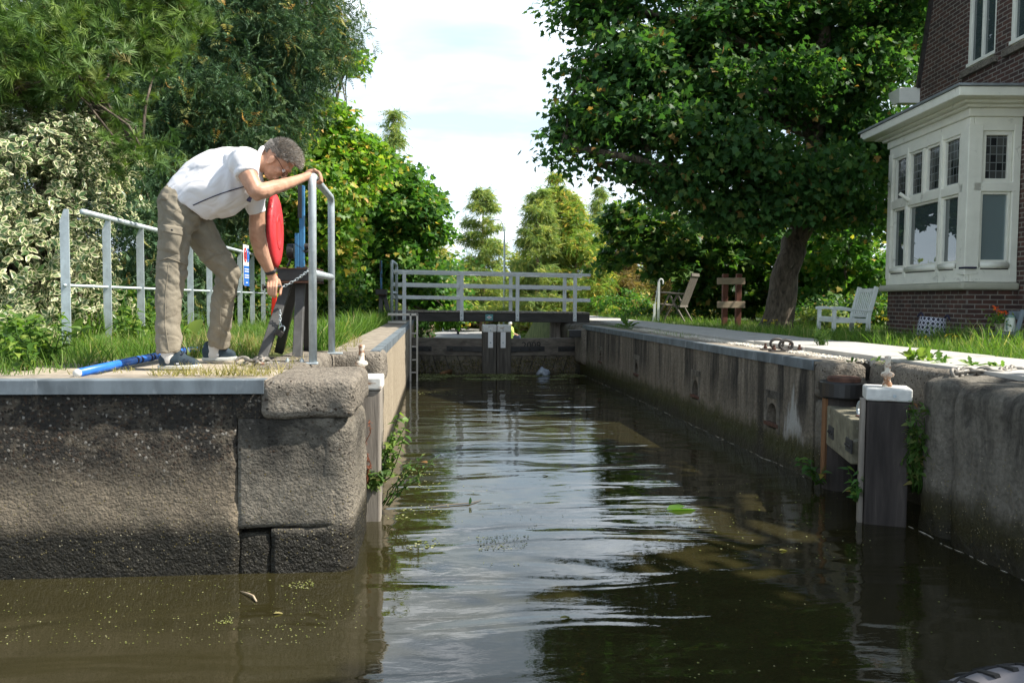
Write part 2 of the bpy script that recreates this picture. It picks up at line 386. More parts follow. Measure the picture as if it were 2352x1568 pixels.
M['lock_right'] = wallmat('streaked_lock_concrete', (.33, .285, .225), (.115, .1, .08), streak=(2.2, 2.2, .16), blotch=(.44, .58), bscale=1.5, algae=.2, moss=(.055, .06, .013), bumpk=.6, band=(.3, .6), lime=(6.3, 6.5, .72), joint=7.02)
M['coping'] = basic('worn_coping', (.26, .225, .18), .9, .3, 9, .4, 60, stretch=(1, 1, 1), stain=((.1, .09, .07), 2.2, .56))
M['galv'] = basic('galvanised_steel', (.46, .52, .55), .5, .16, 14, .05, 30, metal=.25, spec=.5, stain=((.55, .58, .6), 22, .6))
M['galv_edge'] = basic('steel_edging', (.15, .178, .2), .6, .3, 7, .08, 30, metal=.2, stretch=(1, 1, .4), stain=((.28, .31, .33), 6, .58))
M['white_paint'] = basic('white_painted_iron', (.66, .66, .63), .5, .1, 20, .3, 90, stain=((.3, .18, .1), 9, .58))
M['rusty_white'] = basic('flaking_white_iron', (.72, .66, .55), .6, .12, 20, .3, 60, stain=((.28, .13, .06), 11, .47))
M['gate_plank'] = basic('wet_gate_planking', (.12, .105, .08), .8, .45, 5, .6, 24, stretch=(2, 2, 1), stain=((.13, .12, .07), 6, .56))
M['oak_dark'] = basic('dark_oak', (.042, .035, .032), .8, .4, 5, .5, 30, stretch=(3, 3, .35), stain=((.085, .072, .062), 5, .6))
M['oak_beam'] = basic('lock_gate_timber', (.15, .13, .108), .8, .4, 3, .5, 22, stretch=(.5, 6, 6), stain=((.075, .066, .055), 3, .58))
M['oak_grey'] = basic('grey_timber', (.27, .24, .205), .85, .3, 5, .5, 26, stretch=(4, 4, .35), stain=((.12, .1, .08), 6, .6))
M['oak_green'] = basic('lichen_timber', (.2, .185, .13), .9, .35, 8, .5, 26, stain=((.36, .36, .3), 9, .58))
M['wood_brown'] = basic('brown_plank', (.2, .1, .045), .8, .35, 4, .5, 26, stretch=(5, 5, .3), stain=((.09, .05, .03), 4, .6))
M['black_steel'] = basic('black_painted_steel', (.016, .016, .017), .42, .3, 10, .08, 40, spec=.5)
M['grey_steel'] = basic('dark_grey_steel', (.035, .035, .036), .45, .2, 10, .08, 40, spec=.5)
M['iron'] = basic('dark_iron', (.05, .045, .042), .6, .4, 16, .25, 60, metal=.3, stain=((.11, .06, .035), 14, .6))
M['rust'] = basic('rusted_iron', (.095, .045, .03), .8, .4, 14, .3, 60, stain=((.07, .035, .02), 9, .55))
M['chain'] = basic('weathered_chain', (.24, .225, .2), .6, .3, 30, .2, 60, metal=.4, stain=((.2, .09, .04), 14, .62))
M['blue_paint'] = basic('blue_painted_metal', (.045, .17, .34), .45, .25, 9, .15, 40, stain=((.02, .022, .028), 11, .54))
M['leg_steel_lit'] = basic('sunlit_dark_steel', (.075, .074, .072), .5, .25, 10, .1, 40, stain=((.12, .12, .118), 7, .6))  # lit copy of the dark steel: light on the near legs put into the colour
M['gate_post_wood'] = basic('dark_gate_post', (.09, .08, .068), .8, .4, 4, .5, 26, stretch=(5, 5, .4), stain=((.055, .05, .042), 5, .55))
M['blue_pole'] = basic('blue_painted_pole', (.025, .16, .62), .38, .15, 12, .1, 40, stain=((.02, .045, .13), 6, .64), stretch=(1, 1, 1))
M['red'] = basic('red_plastic', (.62, .04, .05), .45, .14, 4, .05, 40, spec=.4, stain=((.5, .07, .075), 5, .6))
M['red_pole'] = basic('red_pole', (.62, .03, .015), .4, .08, 5, .02, 40)
M['bridge_paint'] = basic('pale_grey_paint', (.74, .77, .78), .45, .06, 6, .06, 40, stain=((.42, .43, .42), 9, .66))
M['bridge_beam'] = basic('bridge_beam', (.06, .056, .052), .75, .25, 5, .3, 40, stretch=(.6, 3, 3), stain=((.11, .1, .09), 5, .62))
M['stainless'] = basic('stainless_steel', (.42, .39, .35), .35, .15, 8, .04, 30, metal=.8, stretch=(1, 1, .4))
M['cream'] = basic('cream_painted_wood', (.86, .85, .76), .45, .05, 4, .05, 40, stain=((.58, .57, .5), 6, .62))
M['cream_dark'] = basic('buff_painted_sill', (.46, .45, .36), .5, .06, 4, .05, 40)
M['bench'] = basic('pale_grey_painted_wood', (.72, .75, .72), .5, .06, 6, .1, 40)
M['teak'] = basic('weathered_teak', (.15, .132, .115), .8, .25, 6, .3, 30, stretch=(3, 3, .6))
M['plank'] = basic('new_plank', (.42, .33, .23), .8, .15, 4, .2, 30, stretch=(.5, 4, 4))
M['red_post'] = basic('red_brown_post', (.15, .055, .035), .7, .2, 5, .2, 30)
M['zinc'] = basic('zinc', (.3, .33, .36), .5, .15, 4, .05, 30, metal=.4)
M['slab'] = basic('concrete_slab', (.43, .415, .385), .9, .08, 3, .25, 90, stain=((.33, .32, .29), 3, .56))
M['dirt'] = basic('dry_soil', (.2, .16, .105), .95, .3, 7, .6, 40, stain=((.32, .27, .18), 5, .55))
M['paving'] = basic('dusty_paving', (.36, .31, .24), .95, .22, 6, .4, 50, stain=((.2, .17, .12), 4, .58))
M['asphalt'] = basic('grey_road', (.3, .3, .3), .9, .1, 4, .15, 60)
M['turf'] = basic('turf', (.07, .1, .025), .95, .35, 5, .5, 30, col2=(.12, .14, .045))
M['bark'] = basic('bark', (.1, .08, .06), .95, .55, 8, 1.0, 20, stretch=(2, 2, .5), stain=((.2, .17, .135), 7, .6), bdist=.02)
M['bark_red'] = basic('reddish_bark', (.24, .16, .11), .95, .3, 7, .6, 18, stretch=(2, 2, .4), bdist=.02)
M['twig'] = basic('twig', (.16, .13, .1), .9, .3, 9, 0)
M['skin'] = basic('skin', (.46, .25, .165), .5, .09, 16, .25, 300, col2=(.55, .32, .22), stain=((.4, .18, .12), 5, .6), spec=.35, bdist=.0015)
M['shirt'] = basic('white_cotton', (.77, .76, .79), .85, .02, 5, .12, 400, spec=.2)
M['navy'] = basic('navy_trim', (.02, .02, .05), .8, .1, 5, .1, 90)
M['trouser'] = basic('khaki_cotton', (.205, .18, .138), .85, .07, 9, .35, 120, spec=.2, col2=(.25, .222, .172))
M['shoe'] = basic('navy_suede', (.022, .04, .055), .8, .2, 20, .2, 120)
M['sole'] = basic('white_sole', (.5, .5, .46), .7, .1, 9, .1, 60)
M['sock'] = basic('pale_sock', (.55, .53, .5), .9, .05, 9, .3, 160)
M['black'] = basic('black_plastic', (.015, .015, .016), .4, .2, 9, .05, 60)
M['white'] = basic('white_plastic', (.8, .8, .8), .4, .02, 9, 0)
M['sign_blue'] = basic('sign_blue', (.02, .14, .5), .4, .04, 9, 0)
M['sign_red'] = basic('sign_red', (.6, .03, .03), .4, .04, 9, 0)
M['teal'] = basic('teal_plate', (.12, .33, .34), .4, .06, 9, 0)
M['yellow'] = basic('yellow_paint', (.75, .45, .02), .45, .08, 9, 0)
M['rubber'] = basic('grey_rubber', (.2, .19, .2), .75, .1, 6, .2, 60)
M['blackrub'] = basic('black_rubber', (.02, .02, .02), .7, .2, 6, .2, 60)
M['terracotta'] = basic('old_pot', (.36, .3, .24), .85, .2, 6, .2, 40)
M['enamel'] = basic('cream_enamel', (.68, .7, .6), .3, .05, 5, 0)
M['enamel_green'] = basic('green_enamel', (.2, .32, .27), .3, .1, 5, 0)
M['slate'] = basic('grey_blue_paint', (.2, .24, .28), .6, .12, 5, .1, 40)
M['orange'] = basic('orange_petal', (.85, .13, .02), .6, .1, 9, 0)
M['petal'] = basic('yellow_petal', (.85, .65, .02), .6, .1, 9, 0)
M['lime'] = basic('lime_cloth', (.45, .62, .12), .8, .05, 9, 0)
M['denim'] = basic('dark_denim', (.03, .04, .07), .85, .1, 9, 0)
M['bag_plastic'] = basic('grey_plastic_film', (.3, .34, .4), .25, .15, 9, .1, 20)
M['stone_pale'] = basic('pale_pebble', (.55, .48, .38), .85, .25, 3, 0, col2=(.72, .68, .6))
M['hairm'] = leafmat('grey_brown_hair', [(0, (.1, .083, .066)), (.3, (.23, .195, .16)), (.55, (.44, .39, .34)), (.8, (.62, .58, .53)), (1, (.76, .73, .7))], 0, .4, .4)
M['grey_hair'] = leafmat('grey_hair', [(0, (.18, .16, .14)), (.5, (.34, .32, .3)), (1, (.55, .53, .5))], 0, .45, .3)
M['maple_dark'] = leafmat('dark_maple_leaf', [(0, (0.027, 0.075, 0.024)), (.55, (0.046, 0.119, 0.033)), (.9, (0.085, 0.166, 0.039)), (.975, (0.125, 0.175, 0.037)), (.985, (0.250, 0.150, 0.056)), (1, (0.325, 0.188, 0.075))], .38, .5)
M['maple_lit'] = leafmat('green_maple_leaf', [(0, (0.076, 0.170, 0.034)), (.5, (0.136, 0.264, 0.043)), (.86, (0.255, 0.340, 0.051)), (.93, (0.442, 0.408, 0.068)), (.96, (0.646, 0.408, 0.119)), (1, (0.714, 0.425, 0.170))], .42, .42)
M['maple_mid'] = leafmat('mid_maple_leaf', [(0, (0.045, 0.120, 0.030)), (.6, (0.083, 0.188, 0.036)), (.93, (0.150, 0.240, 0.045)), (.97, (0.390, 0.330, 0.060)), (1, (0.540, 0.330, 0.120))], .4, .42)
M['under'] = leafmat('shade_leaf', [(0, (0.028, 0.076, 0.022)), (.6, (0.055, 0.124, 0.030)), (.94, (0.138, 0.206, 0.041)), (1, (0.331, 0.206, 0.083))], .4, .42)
M['cypress'] = leafmat('cypress_spray', [(0, (0.052, 0.105, 0.057)), (.6, (0.095, 0.178, 0.092)), (.92, (0.177, 0.251, 0.119)), (.98, (0.378, 0.335, 0.101)), (1, (0.756, 0.419, 0.135))], .2, .55, .25)
M['pine'] = leafmat('pine_needle', [(0, (0.054, 0.113, 0.030)), (.6, (0.116, 0.198, 0.047)), (.93, (0.185, 0.265, 0.059)), (.98, (.14, .15, .045)), (1, (.2, .15, .06))], .2, .5, .3)
M['redwood'] = leafmat('redwood_feather', [(0, (0.112, 0.210, 0.050)), (.5, (0.213, 0.304, 0.061)), (.85, (0.426, 0.399, 0.090)), (1, (0.672, 0.420, 0.144))], .4, .55, .25)
M['larch'] = leafmat('blue_green_feather', [(0, (0.137, 0.208, 0.075)), (.6, (0.250, 0.317, 0.108)), (1, (0.449, 0.415, 0.133))], .4, .55, .25)
M['far'] = leafmat('far_leaf', [(0, (0.108, 0.166, 0.047)), (.6, (0.234, 0.273, 0.078)), (1, (0.488, 0.390, 0.146))], .4, .55, .25)
M['russet'] = leafmat('russet_feather', [(0, (0.109, 0.100, 0.044)), (.6, (0.218, 0.173, 0.065)), (1, (0.364, 0.237, 0.100))], .35, .55, .25)
M['weed'] = leafmat('weed_leaf', [(0, (0.057, 0.127, 0.023)), (.6, (0.115, 0.207, 0.040)), (1, (0.230, 0.299, 0.069))], .4, .45)
M['nettle'] = leafmat('nettle_leaf', [(0, (.06, .12, .03)), (.7, (.11, .19, .05)), (.95, (.2, .22, .07)), (1, (.26, .1, .05))], .4, .5)
M['dock'] = leafmat('russet_seed', [(0, (.12, .04, .02)), (1, (.25, .09, .05))], .2, .7)
M['ivy'] = leafmat('ivy_leaf', [(0, (.015, .05, .015)), (1, (.05, .11, .025))], .3, .4)
M['grass'] = leafmat('grass_blade', [(0, (.055, .12, .022)), (.6, (.11, .2, .035)), (.9, (.2, .27, .07)), (1, (.38, .34, .16))], .4, .5)
M['drygrass'] = leafmat('dry_grass_blade', [(0, (.14, .15, .045)), (.45, (.24, .22, .08)), (1, (.46, .38, .2))], .3, .6)
M['duck'] = leafmat('duckweed', [(0, (.12, .15, .04)), (.6, (.24, .26, .08)), (1, (.42, .42, .24))], .1, .6)
def varieg():
    m, t, b = newmat('cream_edged_leaf'); e = t.attr('edge'); r = t.attr('rnd')
    v = t.coord(); k = t.math('ADD', e, t.math('MULTIPLY', t.math('SUBTRACT', t.noise(v, 60, 3), .5), .55))
    k = t.math('ADD', k, t.math('MULTIPLY', t.math('SUBTRACT', r, .5), .5))
    g = t.ramp(r, [(0, (.05, .11, .03)), (1, (.14, .22, .06))])
    c = t.mix(t.ramp(k, [(.68, 0), (.84, 1)]), g, (.64, .62, .38)); t.put(b.inputs['Base Color'], c); setp(b, Roughness=.38)
    tr = t.new('ShaderNodeBsdfTranslucent'); t.put(tr.inputs[0], c); mx = t.new('ShaderNodeMixShader'); mx.inputs[0].default_value = .3
    t.l.new(b.outputs[0], mx.inputs[1]); t.l.new(tr.outputs[0], mx.inputs[2]); t.l.new(mx.outputs[0], t.n['Material Output'].inputs[0]); return m
M['varieg'] = varieg()
def brick():
    m, t, b = newmat('brown_brick'); v = t.coord(); s = t.sep(v)
    c = t.new('ShaderNodeCombineXYZ'); t.put(c.inputs[0], t.math('ADD', s[0], s[1])); t.put(c.inputs[1], s[2])
    br = t.new('ShaderNodeTexBrick'); t.put(br.inputs['Vector'], c.outputs[0]); br.offset = .5
    for k, q in (('Scale', 1), ('Mortar Size', .0085), ('Mortar Smooth', .2), ('Bias', -.1), ('Brick Width', .2), ('Row Height', .064)): br.inputs[k].default_value = q
    br.inputs['Color1'].default_value = (.115, .05, .036, 1); br.inputs['Color2'].default_value = (.05, .028, .026, 1); br.inputs['Mortar'].default_value = (.3, .275, .24, 1)
    cc = t.mix(t.ramp(t.noise(v, 6, 7, .7), [(.35, .5), (.65, 0)]), br.outputs[0], (.035, .025, .025)); t.put(b.inputs['Base Color'], cc); setp(b, Roughness=.85)
    t.put(b.inputs['Normal'], t.bump(t.math('SUBTRACT', t.math('MULTIPLY', t.noise(v, 70, 4), .4), br.outputs[1]), .6, .006)); return m
M['brick'] = brick()
def glass(name, col, r=.015, wav=.02):
    m, t, b = newmat(name); t.put(b.inputs['Base Color'], col); setp(b, Roughness=r, IOR=2.1); b.inputs['Specular IOR Level'].default_value = .6
    t.put(b.inputs['Normal'], t.bump(t.noise(t.coord(), 2.5, 2), wav, .03)); return m
M['pane'] = glass('window_glass', (.06, .082, .085)); M['curtain'] = glass('net_curtain_glass', (.16, .22, .23))
def leaded():
    m, t, b = newmat('leaded_glass'); v = t.coord(); s = t.sep(v); c = t.new('ShaderNodeCombineXYZ')
    t.put(c.inputs[0], t.math('ADD', s[0], s[1])); t.put(c.inputs[1], s[2])
    br = t.new('ShaderNodeTexBrick'); t.put(br.inputs['Vector'], c.outputs[0]); br.offset = 0
    for k, q in (('Scale', 1), ('Mortar Size', .006), ('Brick Width', .085), ('Row Height', .11)): br.inputs[k].default_value = q
    br.inputs['Color1'].default_value = (.015, .018, .02, 1); br.inputs['Color2'].default_value = (.09, .095, .09, 1); br.inputs['Mortar'].default_value = (.2, .22, .22, 1)
    t.put(b.inputs['Base Color'], br.outputs[0]); setp(b, Roughness=.12)
    t.put(b.inputs['Normal'], t.bump(t.noise(v, 14, 2), .25, .02)); return m
M['leaded'] = leaded()
def water():
    m, t, b = newmat('canal_water'); v = t.coord()
    t.put(b.inputs['Base Color'], t.ramp(t.noise(v, .9, 5, .6), [(.35, (.021, .0185, .0075)), (.65, (.028, .0245, .010))])); setp(b, Roughness=.006, IOR=1.56)
    b.inputs['Specular IOR Level'].default_value = .5
    y = t.sep(v)[1]
    h1 = t.noise(t.mapp(v, scale=(.75, 2.4, 1)), 1.05, 2, .4, .9); h2 = t.noise(t.mapp(v, scale=(1.5, 3.5, 1), rot=(0, 0, .25)), 4.2, 3, .5, .5); h3 = t.noise(t.mapp(v, scale=(1, 2.2, 1)), 17, 3, .6, .3)
    rough = t.ramp(t.noise(t.mapp(v, scale=(.6, .8, 1)), 1.0, 3, .5), [(.42, .1), (.62, 1)])
    h = t.math('ADD', t.math('MULTIPLY', h1, 1.0), t.math('ADD', t.math('MULTIPLY', h2, .055), t.math('MULTIPLY', t.math('MULTIPLY', h3, .018), rough)))
    t.put(b.inputs['Normal'], t.bump(h, .5, .036)); return m
M['water'] = water()
def basket():
    m, t, b = newmat('diamond_pattern'); v = t.coord('UV'); s = t.sep(v)
    def tri(a, f): return t.math('ABSOLUTE', t.math('SUBTRACT', t.math('FRACT', t.math('MULTIPLY', a, f)), .5))
    d = t.math('ADD', tri(s[0], 9), tri(s[1], 4)); c = t.ramp(d, [(0, (.015, .015, .03)), (.14, (.55, .55, .62)), (.24, (.015, .015, .03)), (.34, (.55, .55, .62)), (.5, (.55, .55, .62)), (.56, (.015, .015, .03)), (.8, (.02, .02, .04))], 'CONSTANT')
    t.put(b.inputs['Base Color'], c); setp(b, Roughness=.9); return m
M['basket'] = basket()

# ------------------------------------------------------------------ the setting
def sheet(name, polys, m, kind='structure'):
    mb = MB()
    for p in polys: mb.add(p, [tuple(range(len(p)))])
    o = mb.build(name, m); return tag(o, kind=kind)
sheet('water', [[(-60, -30, 0), (60, -30, 0), (60, 19, 0), (-60, 19, 0)]], M['water'])
sheet('canal_bed', [[(-60, -30, -.9), (60, -30, -.9), (60, 19.4, -.9), (-60, 19.4, -.9)]], M['dirt'])
LOW = -1.0                                      # the polder beyond the lock lies below the canal
sheet('ground', [
    [(-90, 4.3, .978), (-.84, 4.3, .978), (-.84, 24, .978), (-90, 24, .978)], [(-90, 24, .978), (-.84, 24, .978), (-.84, 32, LOW), (-90, 32, LOW)],
    [(3.72, -25, .95), (4.25, -25, .96), (4.25, 6.1, .96), (3.72, 6.1, .95)], [(3.2, 6.1, .93), (4.25, 6.1, .96), (4.25, 24, .96), (3.05, 24, .93)],
    [(4.25, -25, .96), (6.4, -25, .9), (6.4, 24, .9), (4.25, 24, .96)],
    [(6.4, -25, .9), (90, -25, .9), (90, 24, .9), (6.4, 24, .9)], [(3.05, 24, .93), (90, 24, .9), (90, 32, LOW), (3.05, 32, LOW)],
    [(-.84, 19, LOW), (3.05, 19, LOW), (3.05, 32, LOW), (-.84, 32, LOW)], [(-.84, 19, .1), (-.84, 19, LOW), (3.05, 19, LOW), (3.05, 19, .1)],
    [(-.84, 19, LOW), (-.84, 32, LOW), (-.84, 24, .978), (-.84, 19, .978)], [(3.05, 19, LOW), (3.05, 19, .93), (3.05, 24, .93), (3.05, 32, LOW)],
    [(-700, 32, LOW), (700, 32, LOW), (700, 1200, LOW), (-700, 1200, LOW)]], M['turf'])
def RD(x, y): p = G(x, y, LOW); return (p.x, p.y, LOW + .006)
sheet('road', [[RD(900, 800), RD(1240, 800), RD(1150, 764), RD(1112, 749), RD(1066, 749), RD(1000, 764)], [RD(1066, 749), RD(1112, 749), RD(1150, 742), RD(1120, 741)]], M['asphalt'])
sheet('paving', [[(-2.5, 4.34, .985), (-.8, 4.34, .985), (-.8, 5.75, .985), (-2.1, 5.75, .985), (-2.5, 5.0, .985)]], M['paving'])
pb = MB()
yy = -6.0; k = 0
while yy < 22:                                  # path of pale slabs, each laid a touch uneven
    x0 = 3.46; d = random.uniform(-.006, .006); sl_ = 1.2
    pb.box((x0 + .52, yy + sl_ / 2, .945 + d), (1.06 + random.uniform(-.02, .02), sl_ - .022, .09)); yy += sl_
tag(pb.build('path', M['slab'], bevel=.006), kind='structure')
gv = [(x, y) for x, y in zip(RNG.uniform(3.26, 3.56, 14000), RNG.uniform(6.05, 13, 14000)) if x < 3.48 or y < 9]
oc = MB().ell((0, 0, 0), (1, .75, .5), n=6, m=4); ov = np.array(oc.v); ot = [t for f in oc.f for t in ([(f[0], f[1], f[2])] + ([(f[0], f[2], f[3])] if len(f) > 3 else []) + ([(f[0], f[3], f[4]), (f[0], f[4], f[5])] if len(f) > 4 else []))]
gp = np.array([(x, y, .936 + random.random() * .02) for x, y in gv]); n = len(gp)
tag(scatter('gravel', ov, ot, gp, frames(RNG.normal(size=(n, 3)) * .3 + [0, 0, 1], RNG.normal(size=(n, 3))), RNG.uniform(.006, .017, n), M['stone_pale'], None), kind='stuff')

# ---- left quay wall facing the camera
NY = 4.12
qw = thing('quay_wall', (-2, NY, 0), 'blotched old concrete quay wall with steel edge and rounded granite corner', 'quay wall')
rbox('concrete_face', (-3.43, NY + .43, .29), (4.86, .84, 1.28), .008, M['concrete'], qw, step=.05, amp=.012)
rbox('coping', (-3.45, NY + .22, .951), (5.2, .4, .085), .02, M['coping'], qw, step=.06, amp=.004)
MB().box((-3.46, NY - .017, .965), (5.2, .012, .07)).box((-3.46, NY + .03, .999), (5.2, .09, .006)).build('steel_edge', M['galv_edge'], qw, bevel=.002)
rbox('corner_block', (-.645, NY + .41, .9), (.47, .87, .2), .045, M['granite'], qw, step=.022, amp=.011, seed=3)
rbox('corner_stone', (-.757, NY + .427, .52), (.49, .84, .566), .01, M['granite_dark'], qw, step=.022, amp=.008, seed=5)
rbox('corner_infill', (-.94, NY + .432, .86), (.17, .84, .15), .012, M['concrete'], qw, step=.03, amp=.008, seed=4)
rbox('corner_return', (-.525, NY + .432, .25), (.21, .85, 1.1), .085, M['granite_dark'], qw, step=.022, amp=.009, seed=6)
rbox('corner_footing', (-.665, NY + .43, -.03), (.35, .84, .525), .012, M['granite_dark'], qw, step=.025, amp=.01, seed=8)
rbox('corner_footing', (-.925, NY + .435, -.055), (.17, .84, .53), .015, M['granite_dark'], qw, step=.025, amp=.012, seed=9)
MB().box((-40, NY + .5, .3), (68.2, .8, 1.26)).build('far_wall_run', M['concrete'], qw)
# ---- left lock wall
lw = thing('lock_wall', (-.6, 11, 0), 'sunlit beige concrete lock wall on the left with a paved top', 'lock wall')
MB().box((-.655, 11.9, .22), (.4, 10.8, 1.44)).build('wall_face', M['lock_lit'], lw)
for i in range(11): MB().box((-.655, 7.0 + i * .98, .965), (.4, .965, .05)).build('coping_slab', M['coping'], lw, bevel=.006)
MB().box((-.452, 11.9, .958), (.012, 10.8, .075)).box((-.49, 11.9, .993), (.07, 10.8, .005)).build('steel_edge', M['galv_edge'], lw)
rbox('granite_block', (-.64, 6.66, .86), (.46, .5, .26), .06, M['granite'], lw, step=.03, amp=.012, seed=12)
rbox('granite_block', (-.66, 6.66, .3), (.44, .48, .9), .05, M['granite_dark'], lw, step=.04, amp=.012, seed=13)
MB().box((-1.0, 5.5, .3), (.16, 2.1, 1.3)).build('recess_back', M['lock_lit'], lw)
rbox('recess_coping', (-.95, 5.6, .93), (.34, 1.5, .16), .05, M['granite'], lw, step=.04, amp=.01, seed=14)
# ---- right lock wall
def rx(y): return 3.0 - (y - 6.0) * .02
rw = thing('lock_wall', (2.9, 10, 0), 'shaded streaky concrete lock wall on the right with mossy foot and niches', 'lock wall')
me_v, me_f = rbox_mesh((0, 10.7, .15), (.5, 9.3, 1.55), .01, step=.06, amp=.008, seed=20)
me_v[:, 0] += 3.0 + .25 - (me_v[:, 1] - 6) * .02
cut = []
def wall_y(px):                                 # distance at which a photo column meets the right wall
    d = ray(px, 900); return (3.0 + 6 * .02) / (d.x / d.y + .02)
nich = [(1774, 925, 983), (1597, 872, 917), (1461, 832, 866), (1378, 810, 836)]
for px, t_, b_ in nich:
    y = wall_y(px); cut.append((y, P(px, t_, y).z, P(px, b_, y).z))
# arched recesses pressed into the wall mesh
for y, zt, zb in cut:
    r_ = .09; dy = np.abs(me_v[:, 1] - y); top = zt - r_ + np.sqrt(np.maximum(0, r_ * r_ - dy ** 2)); front = me_v[:, 0] < rx(y) + .1
wbm = bpy.data.meshes.new('wall_face'); wbm.from_pydata(me_v.tolist(), [], me_f)
bm = bmesh.new(); bm.from_mesh(wbm); bmesh.ops.remove_doubles(bm, verts=bm.verts, dist=.0015); bm.to_mesh(wbm); bm.free()
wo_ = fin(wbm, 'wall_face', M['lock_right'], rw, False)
for y, zt, zb in cut:
    c = MB(); r_ = .095; pr = [(-r_, zb), (r_, zb), (r_, zt - r_ * 1.3)] + [(r_ * math.cos(a), zt - r_ * 1.3 + 1.3 * r_ * math.sin(a)) for a in np.linspace(.2, 2.94, 8)] + [(-r_, zt - r_ * 1.3)]
    c.prism([(rx(y) - .1, y + a, b) for a, b in pr], (.26, 0, 0)); cu = c.build('cutter', None); me = cu.data; bpy.data.objects.remove(cu)
    tmp = bpy.data.objects.new('cutter', me); COL.objects.link(tmp)
    q = wo_.modifiers.new('niche', 'BOOLEAN'); q.object = tmp; q.operation = 'DIFFERENCE'; q.solver = 'EXACT'
    dg = bpy.context.evaluated_depsgraph_get(); dg.update(); nm = bpy.data.meshes.new_from_object(wo_.evaluated_get(dg)); wo_.modifiers.clear(); wo_.data = nm; bpy.data.objects.remove(tmp)
    MB().box((rx(y) + .005, y, zb + .035), (.035, .3, .035)).build('mooring_bar', M['rust'], rw, bevel=.004)
    MB().tube([(rx(y) + .06, y, zb + .03), (rx(y) + .06, y, zb + .19)], .016, 8).build('mooring_pin', M['iron'], rw)
    fr_ = MB()
    for s_ in (-1, 1): fr_.box((rx(y) - .001, y + s_ * .13, (zt + zb) / 2 + .04), (.012, .055, zt - zb + .14))
    fr_.box((rx(y) - .0005, y, zt + .075), (.012, .2, .07)); fr_.build('niche_surround', M['lock_lit'] if px == 1461 else M['granite_right'], rw, bevel=.004)
for i in range(9):
    y = 6.55 + i * 1.0; MB().box((rx(y) + .155, y, .925), (.3, .985, .045), Matrix.Rotation(.02, 3, 'Z')).build('coping_slab', M['coping'], rw, bevel=.006)
eb = MB()
for i in range(4):
    a, b = 6.06 + i * 2.25, 6.06 + (i + 1) * 2.25 - .006; eb.bar((rx(a) - .008, a, .912), (rx(b) - .008, b, .912), .012, .075); eb.bar((rx(a) + .03, a, .951), (rx(b) + .03, b, .951), .075, .005)
eb.build('steel_edge', M['galv_edge'], rw)
# pale dashes drawn in for the meniscus highlight along the right waterline
fl_ = MB()
def _glint(y): return (rx(y) if y > 6 else 2.99) - .006 + .012 * math.sin(y * 7) + .008 * math.sin(y * 17)
for y in np.concatenate([6.05 + np.cumsum(RNG.uniform(.03, .16, 90)), 2.2 + np.cumsum(RNG.uniform(.03, .16, 25))]):
    L_ = RNG.uniform(.02, .11); fl_.tube([(_glint(y + u * L_), y + u * L_, .003) for u in (0, .35, .7, 1)], [.0004, RNG.uniform(.001, .0024), RNG.uniform(.0008, .002), .0004], 5)
tag(fl_.build('glint_line', M['stone_pale'], None), kind='stuff')
# ---- right granite quay
gq = thing('granite_quay', (3.2, 4.3, 0), 'dark rounded granite quay piers on the right beside the water', 'quay wall')
rbox('pier_block', (3.34, 4.58, .4), (.62, .32, 1.12), .1, M['granite_right'], gq, step=.03, amp=.016, seed=31)
rbox('pier_block', (3.34, 3.95, .4), (.68, .9, 1.12), .11, M['granite_right'], gq, step=.03, amp=.016, seed=32)
rbox('pier_block', (3.36, 2.76, .4), (.68, 1.44, 1.12), .11, M['granite_right'], gq, step=.04, amp=.016, seed=33)
rbox('pier_block', (3.36, 1.02, .4), (.68, 2.0, 1.12), .11, M['granite_right'], gq, step=.05, amp=.016, seed=34)
MB().box((3.42, -8, .36), (.7, 16.0, 1.12)).build('wall_run', M['granite_right'], gq, bevel=.05)
rbox('top_block', (3.66, 4.3, .83), (.5, 1.1, .28), .06, M['granite_right'], gq, step=.03, amp=.012, seed=35)
rbox('top_block', (3.58, 5.36, .83), (.5, 1.0, .28), .06, M['granite'], gq, step=.03, amp=.012, seed=36)
rbox('recess_back', (3.5, 5.4, .2), (.24, 1.3, 1.2), .02, M['granite_right'], gq, step=.05, amp=.012, seed=37)
rbox('end_block', (3.17, 5.97, .8), (.36, .2, .28), .05, M['granite'], gq, step=.02, amp=.01, seed=38)
rbox('end_block', (3.17, 5.97, .1), (.34, .18, 1.1), .05, M['granite_right'], gq, step=.03, amp=.012, seed=39)
# ------------------------------------------------------------------ lock gates
def D(x, y, dep): return EYE + ray(x, y) * dep
FINIAL = [(.030, 0), (.030, .02), (.022, .035), (.02, .06), (.038, .068), (.042, .08), (.034, .092), (.017, .1), (.019, .13), (.016, .17), (.02, .185), (.02, .195), (.008, .2)]
def near_post(x0, x1, y0, y1, ztop, root, wood, rot=0):
    o = Vector((x0, y0, 0)); Q = Matrix.Rotation(R(rot), 3, 'Z')
    def q(x, y, z): return o + Q @ (Vector((x, y, z)) - o)
    cx, cy = (x0 + x1) / 2, (y0 + y1) / 2
    MB().box(q(cx, cy, ztop / 2 - .42), (x1 - x0, y1 - y0, ztop + .68), Q).build('mitre_post', wood, root, bevel=.012)
    cap = MB().box(q(cx, cy, ztop - .035), (x1 - x0 + .02, y1 - y0 + .02, .085), Q).build('post_cap', M['white_paint'], root, bevel=.014, seg=3)
    MB().lathe(q(cx, cy, ztop + .005), FINIAL, 16).build('finial', M['rusty_white'], cap, smooth=True)
    MB().tube([q(cx + .03, y0 - .012, ztop - .04), q(cx + .03, y0 - .022, ztop - .04)], .011, 8).build('bolt', M['galv'], cap)
g = thing('lock_gate', (2.85, 4.9, 0), 'open timber lock gate on the right with white capped post and black collar', 'lock gate', 'timber lock gates')
